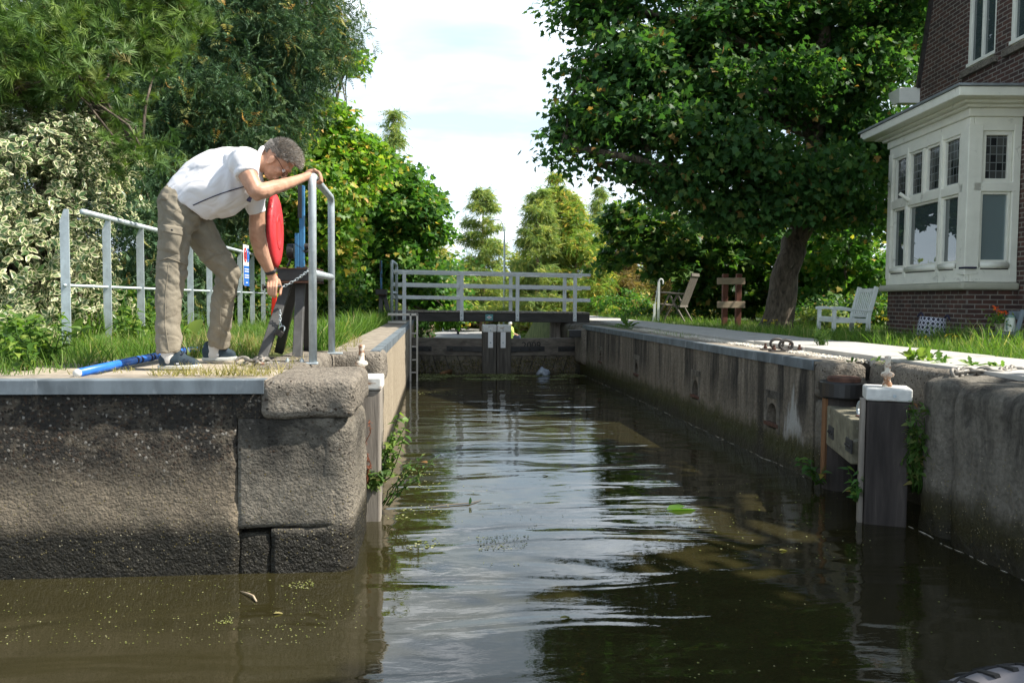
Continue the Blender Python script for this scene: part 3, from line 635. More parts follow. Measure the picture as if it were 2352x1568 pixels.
near_post(2.735, 2.985, 4.8, 5.02, .87, g, M['oak_dark'], -24)
MB().box((2.745, 4.87, .2), (.03, .09, 1.2), Matrix.Rotation(R(-24), 3, 'Z')).build('side_strip', M['oak_grey'], g, bevel=.004)  # pale strip standing in for the post's lighter side face
a, b = Vector((2.845, 4.98, .49)), Vector((3.05, 5.72, .49))
MB().bar(a, b, .2, .3).build('gate_beam', M['oak_green'], g, bevel=.012)
MB().bar(a - Vector((0, 0, .75)), b - Vector((0, 0, .75)), .1, .5).build('gate_planking', M['oak_dark'], g)
MB().box((2.985, 5.76, .38), (.1, .06, .62)).build('fender_plank', M['wood_brown'], g, bevel=.006)
MB().lathe((3.08, 5.76, -.4), [(.13, 0), (.13, 1.2)], 20).build('heel_post', M['oak_dark'], g, smooth=False)
MB().lathe((3.08, 5.74, .7), [(.165, 0), (.17, .01), (.17, .11), (.165, .12)], 28).build('collar', M['black_steel'], g)
MB().lathe((3.08, 5.74, .81), [(.115, 0), (.12, .005), (.12, .035), (.11, .045)], 28).build('pivot_plate', M['rust'], g)
MB().box((3.26, 5.78, .77), (.3, .12, .07)).box((3.12, 5.9, .77), (.3, .05, .07)).build('collar_strap', M['black_steel'], g, bevel=.005)
for t in (.1, .8):
    c = a.lerp(b, t) - Vector((.105, 0, .03)); st = MB().bar(c - (b - a) * .1, c + (b - a) * .1, .012, .09).build('strap', M['grey_steel'], g, bevel=.002)
    for q in (-.07, 0, .07): MB().ell(c + (b - a) * q - Vector((.008, 0, 0)), (.012, .012, .012), n=8, m=5).build('bolt', M['iron'], st, smooth=True)
e = a.lerp(b, .2) + Vector((0, 0, .2)); MB().tube([e + Vector((0, .055 * math.cos(t), .055 * math.sin(t))) for t in np.linspace(0, 6.283, 20)], .011, 8).build('lifting_eye', M['galv'], g, smooth=True)
MB().box(e - Vector((0, 0, .05)), (.06, .06, .02)).build('eye_base', M['rust'], g, bevel=.003)
g = thing('lock_gate', (-.5, 5.1, 0), 'grey weathered lock gate post with white cap beside the left granite corner', 'lock gate', 'timber lock gates')
near_post(-.6, -.345, 5.06, 5.3, .915, g, M['oak_grey'])
MB().bar((-.52, 5.3, .45), (-.66, 6.4, .45), .18, .3).bar((-.52, 5.3, -.2), (-.66, 6.4, -.2), .1, .6).build('gate_beam', M['oak_grey'], g, bevel=.01)

def far_gate(hx, mx, label, sgn):
    HY, MY = 15.75, 15.38; g = thing('lock_gate', (mx, MY, 0), label, 'lock gate', 'timber lock gates')
    h, m = Vector((hx, HY, 0)), Vector((mx, MY, 0)); d = (m - h).normalized(); nrm = Vector((d.y, -d.x, 0)); nrm = nrm if nrm.y < 0 else -nrm; L = (m - h).length
    MB().bar(h + Vector((0, 0, .5)), m + Vector((0, 0, .5)), .2, .34).build('top_beam', M['oak_beam'], g, bevel=.012)
    MB().bar(h + nrm * .02 + Vector((0, 0, -.12)), m + nrm * .02 + Vector((0, 0, -.12)), .12, .9).build('planking', M['gate_plank'], g)
    gr = MB()
    for i in range(6):
        t = .12 + i * .145; p = h + d * (L * t) + nrm * .083
        gr.bar(p + Vector((0, 0, .33)), p + d * (.14 * 1) + Vector((0, 0, -.06)) if False else p - d * .1 * -1 + Vector((0, 0, .02)), .008, .022, nrm)
    gr.build('plank_gaps', M['black'], g)
    # slanting boards between the gaps
    pc = m - d * .14; MB().box((pc.x, MY - .0, .36), (.27, .26, .97)).build('mitre_post', M['gate_post_wood'], g, bevel=.01)
    cap = MB().box((pc.x, MY, .87), (.272, .3, .14)).build('post_cap', M['white_paint'], g, bevel=.02, seg=3)
    MB().box((pc.x - .02 * sgn, MY - .137, .67), (.095, .012, .34)).build('cap_strap', M['white'], cap, bevel=.003)
    for z in (.84, .6): MB().ell((pc.x - .02 * sgn, MY - .152 if z > .8 else MY - .146, z), (.016, .01, .016), n=8, m=5).build('bolt', M['galv'], cap, smooth=True)
    q0 = m - d * .05 + nrm * .14; q1 = m - d * .95 + nrm * .112
    st = MB().bar(q1 + Vector((0, 0, .47)), q0 + Vector((0, 0, .47)), .012, .1).bar(m - d * .2 + nrm * .145 + Vector((0, 0, .42)), m - d * .2 + nrm * .145 + Vector((0, 0, .05)), .1, .012, nrm).build('corner_strap', M['grey_steel'], g)
    st2 = MB().bar(h + nrm * .112 + Vector((0, 0, .46)), h + d * .42 + nrm * .112 + Vector((0, 0, .46)), .012, .1).build('hinge_strap', M['grey_steel'], g)
    for t in (.25, .45, .65, .85): MB().ell(m - d * t + nrm * .125 + Vector((0, 0, .47)), (.022, .014, .022), n=8, m=5).build('bolt', M['iron'], st, smooth=True)
    for t in (.1, .25, .38): MB().ell(h + d * t + nrm * .122 + Vector((0, 0, .46)), (.022, .014, .022), n=8, m=5).build('bolt', M['iron'], st2, smooth=True)
    # shaggy growth at the waterline
    n = 1500; t = RNG.random(n); zz = RNG.random(n) ** 1.0 * .3 - .02
    pos = np.array(h)[None] + np.array(d)[None] * (t * (L - .05))[:, None] + np.array(nrm)[None] * .085; pos[:, 2] = zz + (vnoise(pos, 2.2) * .12)
    fr = frames(np.tile(np.array(nrm), (n, 1)) + RNG.normal(size=(n, 3)) * .5, np.array([0, 0, -1]) + RNG.normal(size=(n, 3)) * .6)
    tag(scatter('waterline_moss', *DIAM, pos, fr, RNG.uniform(.02, .05, n), M['mossy'], g), kind='stuff')
    return g, h, d, nrm
M['mossy'] = leafmat('gate_moss', [(0, (.05, .048, .02)), (.6, (.12, .11, .045)), (1, (.26, .19, .13))], .1, .8)
g, h, d, nrm = far_gate(-.46, 1.17, 'left leaf of the closed timber lock gates below the footbridge', -1)
g, h, d, nrm = far_gate(2.8, 1.18, 'right leaf of the closed timber lock gates carved with a year', 1)
def facing(c, x, n):                            # matrix that lays flat text on a face: x = reading direction, n = outward normal
    x = Vector(x).normalized(); n = Vector(n).normalized(); y = n.cross(x)
    return Matrix(((x.x, y.x, n.x, c[0]), (x.y, y.y, n.y, c[1]), (x.z, y.z, n.z, c[2]), (0, 0, 0, 1)))
c = h + d * .98 + nrm * .1005 + Vector((0, 0, .53)); text_obj('carved_year', '2009', .2, M['black'], g, facing(c, -d, nrm), .001)
# gate abutments beyond
q = thing('abutment', (3.2, 16.6, 0), 'granite abutment carrying the right end of the footbridge', 'abutment')
rbox('pier_block', (3.16, 16.6, .3), (.9, 1.9, 1.3), .1, M['granite_right'], q, step=.08, amp=.02, seed=50)
rbox('pier_block', (2.9, 15.2, .55), (.3, .9, .7), .08, M['granite'], q, step=.05, amp=.015, seed=51)
MB().box((2.67, 15.0, .79), (.3, .2, .14)).build('collar_anchor', M['black_steel'], q, bevel=.01)
MB().box((2.62, 17.3, .3), (.22, .25, 1.3)).build('timber_post', M['oak_grey'], q)
# ------------------------------------------------------------------ ladder in the left wall
t = thing('ladder', (-.4, 14.5, 0), 'grey steel ladder on the end of the left lock wall', 'ladder')
ly = 13.9
for x in (-.43, -.315): MB().box((x, ly, .3), (.035, .05, 1.75)).build('rail', M['stainless'], t, bevel=.004)
for z in (.15, .37, .6, .83): MB().box((-.372, ly, z), (.1, .03, .022)).build('rung', M['stainless'], t)
MB().box((-.56, ly, 1.155), (.52, .05, .045)).box((-.66, ly, 1.02), (.32, .05, .035)).build('top_hoop', M['stainless'], t, bevel=.004)
# ------------------------------------------------------------------ footbridge
BYa = 16.7
br = thing('footbridge', (1.1, BYa, 1), 'pale grey railed footbridge with dark beam over the lock', 'bridge')
a, b = P(898, 727, BYa), P(1353, 729, BYa); a.z, b.z = 1.06, 1.045
MB().bar(a, b, .14, .185).build('edge_beam', M['bridge_beam'], br, bevel=.006)
MB().bar(a + Vector((0, .85, 0)), b + Vector((0, .85, 0)), .14, .185).build('edge_beam', M['bridge_beam'], br, bevel=.006)
dk = MB(); nn = 26
for i in range(nn): c0 = a.lerp(b, (i + .5) / nn) + Vector((0, .42, .112)); dk.box(c0, ((b - a).length / nn - .008, 1.06, .03))
dk.build('deck', M['oak_grey'], br)
def rz(z, t): return z - .035 * t
for yo in (-.085, .94):
    for z, hh in ((1.985, .06), (1.715, .075), (1.455, .075)):
        A, B = a.copy(), b.copy(); A.z = z + .01; B.z = z - .03; A.y += yo; B.y += yo; A.x += .02
        MB().bar(A, B, .06 if z < 1.9 else .1, hh).build('rail', M['bridge_paint'], br, bevel=.005)
    for px in (929, 1060, 1187, 1318):
        X = P(px, 700, BYa).x + (0 if yo < 0 else -.04); zb = .98 if yo < 0 else 1.1
        po = MB().box((X, BYa + yo + (-.045 if yo < 0 else .045), (zb + 1.96) / 2), (.075, .05, 1.96 - zb)).build('railing_post', M['bridge_paint'], br, bevel=.004)
        if yo < 0:
            for z in (1.02, 1.1): MB().ell((X, BYa + yo - .074, z), (.016, .01, .016), n=8, m=5).build('bolt', M['galv'], po, smooth=True)
pl = MB().box((P(1123, 731, BYa).x, BYa - .075, 1.055), (.16, .01, .13)).build('name_plate', M['teal'], br)
c = Vector((P(1123, 731, BYa).x, BYa - .082, 1.055)); dm = MB()
for s_, z_ in ((1, .0),): dm.prism([c + Vector((-.06, 0, 0)), c + Vector((0, 0, .036)), c + Vector((.06, 0, 0)), c + Vector((0, 0, -.036))], (0, .004, 0))
dm.build('diamond', M['white'], pl); MB().box(c - Vector((0, .003, 0)), (.05, .003, .014)).build('red_mark', M['sign_red'], pl)
# ------------------------------------------------------------------ galvanised hoop rails
def hoop(root, pts, r, mid, base):
    def rounded(p, rad=.07, n=6):
        out = [p[0]]
        for i in range(1, len(p) - 1):
            u = (p[i - 1] - p[i]).normalized(); v = (p[i + 1] - p[i]).normalized(); A = p[i] + u * rad; B = p[i] + v * rad
            out += [A.lerp(p[i], t).lerp(p[i].lerp(B, t), t) for t in np.linspace(0, 1, n)]
        return out + [p[-1]]
    MB().tube(rounded([Vector(p) for p in pts]), r, 14).build('hoop_tube', M['galv'], root, smooth=True)
    MB().tube(mid, r * .95, 12).build('mid_rail', M['galv'], root, smooth=True)
    for k in base: MB().box(*k).build('base_plate', M['galv'], root, bevel=.004)
RA, RB = G(719, 834, 1.0), G(762, 811, 1.0); TA, TB = P(719, 403, RA.y), P(765, 450, RB.y)
t = thing('handrail', RA, 'galvanised tube hoop rail the man leans on at the lock edge', 'handrail', 'galvanised hoop rails')
MID = P(719, 627, RA.y).z
hoop(t, [RA, (RA.x, RA.y, TA.z), (RB.x, RB.y, TA.z - .02), RB], .0255, [(RA.x, RA.y, MID), (RB.x, RB.y, MID)],
     [((RA.x - .1, RA.y, 1.0), (.26, .06, .014)), ((RB.x + .0, RB.y, 1.0), (.16, .06, .014))])
for x_ in (-.16, -.07): MB().lathe((RA.x + x_, RA.y, 1.005), [(.013, 0), (.013, .02), (.006, .02), (.006, .03)], 8).build('bolt', M['galv'], t)
t2 = thing('handrail', (-.84, 16.0, 1), 'small galvanised hoop rail at the left end of the footbridge', 'handrail', 'galvanised hoop rails')
hoop(t2, [(-.86, 15.9, .97), (-.86, 15.9, 2.17), (-.8, 16.6, 2.13), (-.8, 16.6, .97)], .03, [(-.86, 15.9, 1.55), (-.8, 16.6, 1.55)], [((-.86, 15.9, .98), (.16, .06, .014))])
# ------------------------------------------------------------------ long fence
FX = -2.87
fe = thing('fence', (FX, 14, 1), 'long galvanised fence of flat uprights with tube top rail and thin middle rod', 'fence')
MB().tube([(FX + .02, 6.8, 2.1), (FX, 23.8, 2.1)], .024, 12).build('top_rail', M['galv'], fe, smooth=True)
MB().tube([(FX, 6.5, 1.5), (FX, 23.8, 1.5)], .012, 8).build('middle_rod', M['galv'], fe, smooth=True)
post = None
for i in range(22):
    y = 6.52 + i * .795
    if post is None:
        pm = MB(); w_ = .034; pm.prism([(FX - .034, y, .9), (FX + .034, y, .9), (FX + .034, y, 2.09), (FX, y, 2.09), (FX - .034, y, 2.0)], (0, .01, 0)); post = pm.build('upright', M['galv'], fe); y0 = y
    else: o = post.copy(); COL.objects.link(o); o.location = Vector(post.location) + Vector((0, y - y0, 0))
# lifebuoy holder on a red pole, by the fence
LB = D(632, 532, 12.6)
lb = thing('lifebuoy', (LB.x, LB.y, 1), 'bright red lifebuoy case on a red pole at the fence', 'lifebuoy')
Rl = Matrix.Rotation(R(-1), 3, 'Z') @ Matrix.Rotation(R(90), 3, 'Y') @ Matrix.Diagonal(Vector((1.35, .95, .55)))
MB().lathe(LB, [(.30, -.1), (.4, -.1), (.43, -.07), (.435, 0), (.43, .05), (.38, .1), (.33, .125), (.27, .12), (.2, .12)], 40, Rl).build('case', M['red'], lb, smooth=True)
MB().lathe(LB, [(.2, .1), (.215, .122), (.2, .13), (.13, .13), (.12, .11)], 32, Rl).build('inner_ring', M['red'], lb, smooth=True)
for dy in (-.18, .18): MB().box(Rl @ Vector((.0, dy, .112)) + LB, (.02, .06, .3), Matrix.Rotation(R(3), 3, 'Z')).build('moulded_slot', M['red_pole'], lb, bevel=.006)
MB().box((LB.x - .03, LB.y + .02, 1.3), (.07, .06, 1.0), Matrix.Rotation(R(3), 3, 'Y')).build('pole', M['red_pole'], lb, bevel=.006)
for z in (1.62, 1.5, 1.28): MB().tube([(LB.x + .03, LB.y - .02, z), (FX, LB.y + .1, z + .01)], .005, 6).build('wire_tie', M['galv'], lb)
# safety sign on the fence
_d = ray(565, 612); SG = P(565, 612, (FX + .05) * _d.y / _d.x)
sg = thing('safety_sign', (SG.x, SG.y, 1), 'narrow upright white and blue safety sign fixed to the fence', 'sign')
SGm = Matrix.Rotation(R(86), 3, 'Z')
def sgp(u, v, w_): return SG + SGm @ Vector((u, -w_, v))   # u across the plate, v up, w_ outwards
MB().box(SG + Vector((0, 0, .02)), (.26, .012, .6), SGm).build('plate', M['white'], sg, bevel=.003)
MB().box(sgp(0, -.14, .008), (.255, .004, .3), SGm).build('blue_field', M['sign_blue'], sg)
for u, mm in ((-.064, 'sign_red'), (.064, 'sign_blue')):
    MB().tube([sgp(u + .046 * math.cos(k), .17 + .1 * math.sin(k), .01) for k in np.linspace(0, 6.283, 22)], .009, 6).build('pictogram_ring', M[mm], sg)
    MB().box(sgp(u, .16, .009), (.035, .004, .1), SGm).build('pictogram_figure', M['black' if mm == 'sign_red' else 'sign_blue'], sg)
ln = MB()
for v_ in (-.04, -.075, -.13, -.165, -.24): ln.box(sgp(0, v_, .011), (.2 if v_ > -.2 else .09, .003, .014), SGm)
ln.build('white_lines', M['white'], sg)
# ------------------------------------------------------------------ paddle winch on its trestle
def trestle(name_label, o, k, parts=True, group='paddle winches'):
    t = thing('paddle_winch', o(620, 828, 0), name_label, 'winch', group)
    for nm, a, b in (('n', (663, 645, .08), (603, 822, 0)), ('n', (691, 645, .08), (683, 823, 0)), ('f', (678, 645, -.0), (641, 809, 1)), ('f', (706, 645, -.0), (708, 809, 1))):
        MB().bar(o(a[0], a[1], .5 + (-.12 if nm == 'n' else .12)), o(b[0], b[1], 0 if nm == 'n' else 1), .065 * k, .05 * k, (0, 1, 0)).build('leg', M['leg_steel_lit'] if nm == 'n' else M['black_steel'], t, bevel=.006)
    A, B = o(648, 633, .5), o(735, 633, .5)
    MB().bar(A, B, .36 * k, .085 * k).build('top_plate', M['black_steel'], t, bevel=.004)
    MB().bar(A + Vector((0, 0, -.05 * k)), B + Vector((0, 0, -.05 * k)), .4 * k, .012).bar(A + Vector((0, 0, .045 * k)), B + Vector((0, 0, .045 * k)), .37 * k, .006).build('plate_edge', M['rust'], t)
    for s_ in (0, 1): MB().bar(o(604, 824, s_) + Vector((0, 0, .005)), o(706, 824, s_) + Vector((0, 0, .005)), .05, .02).build('base_rail', M['black_steel'], t, bevel=.003)
    T, Bm = o(694, 427, .5), o(694, 622, .5)
    MB().bar(Bm + Vector((0, 0, .02)), T, .035 * k, .045 * k, (0, 1, 0)).build('rack_bar', M['blue_paint'], t, bevel=.003)
    MB().bar(Bm.lerp(T, .62) + Vector((-.012, -.025 * k, 0)), T + Vector((-.012, -.025 * k, 0)), .028 * k, .012, (0, 1, 0)).build('rack_teeth', M['black_steel'], t)
    if not parts: return t
    MB().bar(o(683, 618, .5), o(683, 536, .5), .03, .05, (0, 1, 0)).build('pawl_housing', M['blue_paint'], t, bevel=.004)
    MB().lathe(o(668, 577, .55), [(.05, -.025), (.055, -.02), (.055, .02), (.05, .025)], 18, Matrix.Rotation(R(90), 3, 'Y')).build('gear', M['black_steel'], t, bevel=.003)
    MB().tube([o(665, 577, .55), o(666, 600, .55), o(660, 612, .55)], .009, 8).build('crank_rod', M['black_steel'], t)
    MB().tube([o(700, 577, .5), o(716, 577, .5)], .011, 8).lathe(o(702, 566, .5), [(.022, -.02), (.022, .02)], 12, Matrix.Rotation(R(90), 3, 'Y')).build('axle', M['iron'], t)
    MB().tube([o(650 + 9 * math.cos(q), 619 + 3.5 * math.sin(q), .45) for q in np.linspace(0, 6.283, 14)], .007, 6).build('shackle', M['rust'], t)
    for xx in (687, 702): MB().box(o(xx, 619, .5), (.03, .05, .04)).build('rack_guide', M['grey_steel'], t)
    return t
YN, YF = G(603, 822, 1).y, G(641, 809, 1).y
def ow(x, y, f): return P(x, y, YN + (YF - YN) * f)
wt = trestle('black steel trestle winch with blue toothed rack beside the man', ow, 1.0)
def links(name, pts, m, parent=None, L=.045, r=.0075, w_=.6):
    """a chain: separate oval links along a line, every second one turned"""
    pts = [Vector(p) for p in pts]; seg = []; mb = MB()
    for a, b in zip(pts, pts[1:]):
        n = max(1, int(round((b - a).length / (L * .72))))
        for i in range(n): seg.append((a.lerp(b, (i + .5) / n), (b - a).normalized()))
    for i, (c, d) in enumerate(seg):
        x = d.cross(Vector((0, 0, 1))); x = x.normalized() if x.length > .1 else Vector((1, 0, 0)); u = x.cross(d)
        s_ = (x + u * .35).normalized() if i % 2 else (u - x * .35).normalized()
        mb.tube([c + d * math.cos(q) * L * .5 + s_ * math.sin(q) * L * .5 * w_ for q in np.linspace(0, 6.283, 13)], r, 6, caps=False)
    return mb.build(name, m, parent, smooth=True)
def arc(a, b, n, sag): return [Vector(a).lerp(Vector(b), t) - Vector((0, 0, sag * 4 * t * (1 - t))) for t in np.linspace(0, 1, n)]
links('white_chain', arc(ow(711, 619, .1), ow(646, 660, .1), 6, .012), M['galv'], wt, .026, .0035)
links('lock_chain', [ow(643, 712, .1), ow(644, 748, .1)], M['galv'], wt, .024, .003)
pk = thing('padlock', ow(642, 764, .05), 'dark padlock hanging on a short chain inside the trestle legs', 'padlock')
c = ow(641, 765, .05); Rk = Matrix.Rotation(R(32), 3, 'Y'); MB().box(c, (.055, .028, .045), Rk).build('body', M['iron'], pk, bevel=.006)
MB().tube([c + Rk @ Vector((.019 * math.cos(q), 0, .022 + .03 * max(0, math.sin(q)) + .006)) for q in np.linspace(0, 3.14, 10)], .0045, 8).build('shackle', M['galv'], pk, smooth=True)
o_ = links('mooring_chain', [G(548, 829, 1.015), G(566, 827, 1.02), G(585, 830, 1.015), G(600, 826, 1.035), G(618, 831, 1.015), G(596, 833, 1.02)], M['chain'], None, .075, .0105)
tag(o_, 'heavy grey chain heaped on the paving in front of the man\'s shoes', 'chain', 'heavy quay chains')
A, B = G(178, 857, 1.012), G(480, 798, 1.012)
bp = thing('blue_pole', A, 'blue painted boat pole lying in the grass behind the man', 'pole')
MB().tube([A, A.lerp(B, .3) + Vector((0, 0, .01)), A.lerp(B, .65) + Vector((0, 0, .012)), B], .0235, 14).build('shaft', M['blue_pole'], bp, smooth=True)
for q in (.33, .36, .43, .45): MB().tube([A.lerp(B, q) + Vector((0, 0, .01)), A.lerp(B, q + .012) + Vector((0, 0, .01))], .0243, 14).build('dark_band', M['navy'], bp)
MB().tube([A, A + (A - B).normalized() * .012], [.0238, .02], 14).build('worn_end', M['white_paint'], bp, smooth=True)
# the second winch by the footbridge
def o2(x, y, f):
    p = ow(x, y, f); q = ow(690, 822, .5); v = Vector((-(p.x - q.x) * .8, (p.y - q.y) * .6, p.z - 1.0)); return Vector((-1.1, 16.6, .985)) + v
trestle('distant black winch with blue rack by the left end of the footbridge', o2, 1.2, False)
# ------------------------------------------------------------------ right quay hardware
for i, (x, y, lab) in enumerate(((1785, 803, 'iron mooring ring on a flat bar, the farther of the pair on the coping'), (1806, 807, 'iron mooring ring on a flat bar, the nearer of the pair on the coping'))):
    p = G(x, y, .95); mr = thing('mooring_ring', p, lab, 'mooring ring', 'mooring rings')
    MB().box(p + Vector((0, 0, .008)), (.36, .05, .014), Matrix.Rotation(R(10), 3, 'Z')).build('bar', M['iron'], mr, bevel=.003)
    MB().tube([p + Vector((.065 * math.cos(q), .01, .06 + .045 * math.sin(q))) for q in np.linspace(0, 6.283, 20)], .014, 8).build('ring', M['iron'], mr, smooth=True)
    for s_ in (-.13, .14): MB().lathe(p + Vector((s_, s_ * .17, .014)), [(.02, 0), (.02, .02), (.012, .022), (.012, .05)], 8).build('nut', M['rust'], mr)
o_ = links('mooring_chain', [G(2188, 858, .985), G(2215, 853, .985), G(2250, 853, .985), G(2300, 855, .985), G(2330, 849, .985), G(2345, 848, .99)], M['chain'], None, .085, .0125)
tag(o_, 'heavy rusty chain lying along the top of the granite quay', 'chain', 'heavy quay chains')
# ------------------------------------------------------------------ garden furniture
def place(root, loc, rot):
    root.location = loc; root.rotation_euler = (0, 0, rot)
bn = thing('garden_bench', (0, 0, 0), 'pale painted slatted armchair bench on the grass beside the bay window', 'bench')
for sy in (0, .62):
    MB().box((0, sy, .21), (.055, .055, .42)).build('leg', M['bench'], bn, bevel=.006)
    MB().prism([(.5, sy - .025, 0), (.56, sy - .025, 0), (.57, sy - .025, .3), (.68, sy - .025, .76), (.62, sy - .025, .78), (.51, sy - .025, .32)], (0, .05, 0)).build('leg', M['bench'], bn, bevel=.005)
    MB().prism([(-.06, sy - .035, .41), (-.05, sy - .035, .455), (.1, sy - .035, .46), (.3, sy - .035, .42), (.58, sy - .035, .41), (.58, sy - .035, .37), (.1, sy - .035, .415), (-.04, sy - .035, .4)], (0, .07, 0)).build('armrest', M['bench'], bn, bevel=.008)
    MB().box((.27, sy, .235), (.5, .03, .07)).build('side_rail', M['bench'], bn)
sb = MB()
for i in range(6): sb.box((.04 + i * .085, .31, .285 - i * .005), (.072, .6, .018))
sb.box((0, .31, .245), (.03, .6, .07)); sb.build('seat', M['bench'], bn, bevel=.003)
bk = MB(); tilt = lambda z: .54 + (z - .3) * .24
for i in range(8): bk.bar((tilt(.3), .065 + i * .07, .3), (tilt(.7), .065 + i * .07, .7), .032, .014, (1, 0, 0))
bk.bar((tilt(.71), 0, .715), (tilt(.71), .62, .715), .03, .06); bk.bar((tilt(.31), 0, .31), (tilt(.31), .62, .31), .03, .05); bk.build('backrest', M['bench'], bn, bevel=.003)
place(bn, (6.22, 11.95, .9), R(-6))
lc = thing('folding_chair', (0, 0, 0), 'weathered teak folding armchair standing on the far grass', 'chair')
for sy in (0, .5):
    MB().bar((.02, sy, 0), (.34, sy, .6), .03, .045, (0, 1, 0)).build('leg', M['teak'], lc); MB().bar((.72, sy, 0), (.36, sy, .6), .03, .045, (0, 1, 0)).build('leg', M['teak'], lc)
    MB().bar((.0, sy, .68), (.66, sy, .62), .06, .03).build('armrest', M['teak'], lc, bevel=.006)
ss = MB()
for i in range(7): ss.box((.1 + i * .075, .25, .4 - i * .012), (.062, .48, .02))
ss.build('seat', M['teak'], lc); bk = MB()
for i in range(7): bk.bar((.6, .04 + i * .07, .36), (.86, .04 + i * .07, 1.05), .058, .018, (1, 0, 0))
bk.bar((.865, 0, 1.07), (.865, .5, 1.07), .03, .07); bk.bar((.6, 0, .35), (.6, .5, .35), .03, .05); bk.build('backrest', M['teak'], lc)
place(lc, (5.1, 18.2, .96), R(-38))
for i, (x, lab) in enumerate(((1512, 'white crook topped stake beside the teak chair, the taller of two'), (1503, 'white straight stake leaning beside the teak chair, the shorter of two'))):
    p = P(x, 727, 18.0); p.z = .96; st = thing('garden_stake', p, lab, 'stake', 'white garden stakes')
    if i == 0:
        MB().box(p + Vector((0, 0, .45)), (.05, .04, .9)).build('shaft', M['bench'], st); MB().tube([p + Vector((.05 + .05 * math.cos(q), 0, .9 + .07 * math.sin(q))) for q in np.linspace(3.14, -.6, 10)], .018, 8).build('crook', M['bench'], st)
    else:
        MB().box(p + Vector((0, 0, .2)), (.05, .04, .4)).build('shaft', M['bench'], st); MB().tube([p + Vector((-.04, 0, .0)), p + Vector((.02, 0, .45)), p + Vector((.09, 0, .95))], .012, 6).build('rope', M['bench'], st)
fr = thing('board_frame', P(1683, 740, 16.0), 'frame of two red brown posts joined by two pale boards', 'frame')
for x in (1666, 1697): A = P(x, 629, 16.0); MB().box((A.x, 16.0, (A.z + .9) / 2), (.11, .09, A.z - .9)).build('post', M['red_post'], fr, bevel=.006)
for y0, y1 in ((638, 653), (692, 707)):
    A, B = P(1647, (y0 + y1) / 2, 15.93), P(1711, (y0 + y1) / 2, 15.93); MB().bar(A, B, .025, (y1 - y0) / pxm(A)).build('board', M['plank'], fr, bevel=.004)
bk = thing('basket', (0, 0, 0), 'round black and white diamond patterned basket bag against the brick wall', 'basket')
me = bpy.data.meshes.new('body'); n = 36; vs = []; fs = []; prof = [(.165, 0), (.168, .1), (.16, .2), (.15, .3), (.142, .3), (.15, .15)]
for r_, z in prof: vs += [(r_ * math.cos(6.2832 * k / n), r_ * math.sin(6.2832 * k / n), z) for k in range(n)]
for i in range(len(prof) - 1): fs += [(i * n + k, i * n + (k + 1) % n, (i + 1) * n + (k + 1) % n, (i + 1) * n + k) for k in range(n)]
fs.append(tuple(range(n))[::-1]); me.from_pydata(vs, [], fs); uv = me.uv_layers.new(name='UVMap')
for p in me.polygons:
    us = [(me.loops[i].vertex_index % n) / n for i in p.loop_indices]; wrap = max(us) - min(us) > .5
    for i in p.loop_indices:
        vi = me.loops[i].vertex_index; u = (vi % n) / n; uv.data[i].uv = ((1 if wrap and u < .5 else u) * 2, me.vertices[vi].co.z / .3 * 1.35)
fin(me, 'body', M['basket'], bk, True)
for s_ in (-1, 1): MB().tube([(s_ * .11 + .0, -.1 * s_ - .05 + .1 * q / 3.14 * .8, .29 + .055 * math.sin(q)) for q in np.linspace(0, 3.14, 8)], .011, 6).build('handle', M['navy'], bk)
place(bk, (6.15, 9.4, .94), 0); bk.rotation_euler = (R(3), R(5), R(20))
# little chair with flowers and jug by the wall
ck = 9.15
def cp(x, y, dd=0): return D(x, y, ck + dd)
ch = thing('plant_chair', cp(2310, 806), 'small grey blue chair with plants set on it by the house wall', 'chair')
for dd in (0, .3):
    MB().bar(cp(2350, 712, dd), cp(2322, 812, dd), .04, .035, (0, 1, 0)).build('leg', M['slate'], ch, bevel=.004)
    MB().bar(cp(2302, 770, dd), cp(2288, 806, dd), .035, .035, (0, 1, 0)).build('leg', M['slate'], ch, bevel=.004)
MB().prism([cp(2270, 764, 0), cp(2332, 763, 0), cp(2332, 763, .32), cp(2270, 764, .32)], (0, 0, -.03)).build('seat', M['slate'], ch, bevel=.004)
MB().bar(cp(2318, 724, .33), cp(2346, 724, .02), .02, .1).build('backrest', M['slate'], ch, bevel=.004)
pt = thing('flower_pot', cp(2295, 761, .15), 'old pot of orange nasturtiums standing on the small chair', 'flower pot')
b0 = cp(2295, 763, .15); MB().lathe(b0 + Vector((0, 0, .002)), [(.035, 0), (.05, .085), (.054, .085), (.054, .1), (.045, .1)], 20).build('pot', M['terracotta'], pt, smooth=False)
n = 130; pp = np.array(b0) + RNG.normal(size=(n, 3)) * [.06, .06, .04] + [-.01, 0, .16]
scatter('leaves', *OVAL, pp, leaf_frames(pp, norm(RNG.normal(size=(n, 3)))), RNG.uniform(.03, .055, n), M['weed'], pt)
for x, y in ((2286, 706), (2291, 714), (2305, 718), (2309, 716)):
    c = np.array(cp(x, y, .12)); k = 14; q = c + RNG.normal(size=(k, 3)) * .01; scatter('flower', *OVAL, q, leaf_frames(q, norm(RNG.normal(size=(k, 3)))), RNG.uniform(.025, .04, k), M['orange'], pt)
jg = thing('enamel_jug', cp(2319, 761, .1), 'cream enamel jug with green lid standing beside the flower pot', 'jug')
b0 = cp(2319, 762, .1); MB().lathe(b0 + Vector((0, 0, .002)), [(.068, 0), (.068, .01), (.05, .155), (.046, .165)], 24).build('body', M['enamel'], jg, smooth=True)
MB().lathe(b0 + Vector((0, 0, .165)), [(.05, 0), (.052, .008), (.04, .022), (.012, .028), (.008, .036)], 24).build('lid', M['enamel_green'], jg, smooth=True)
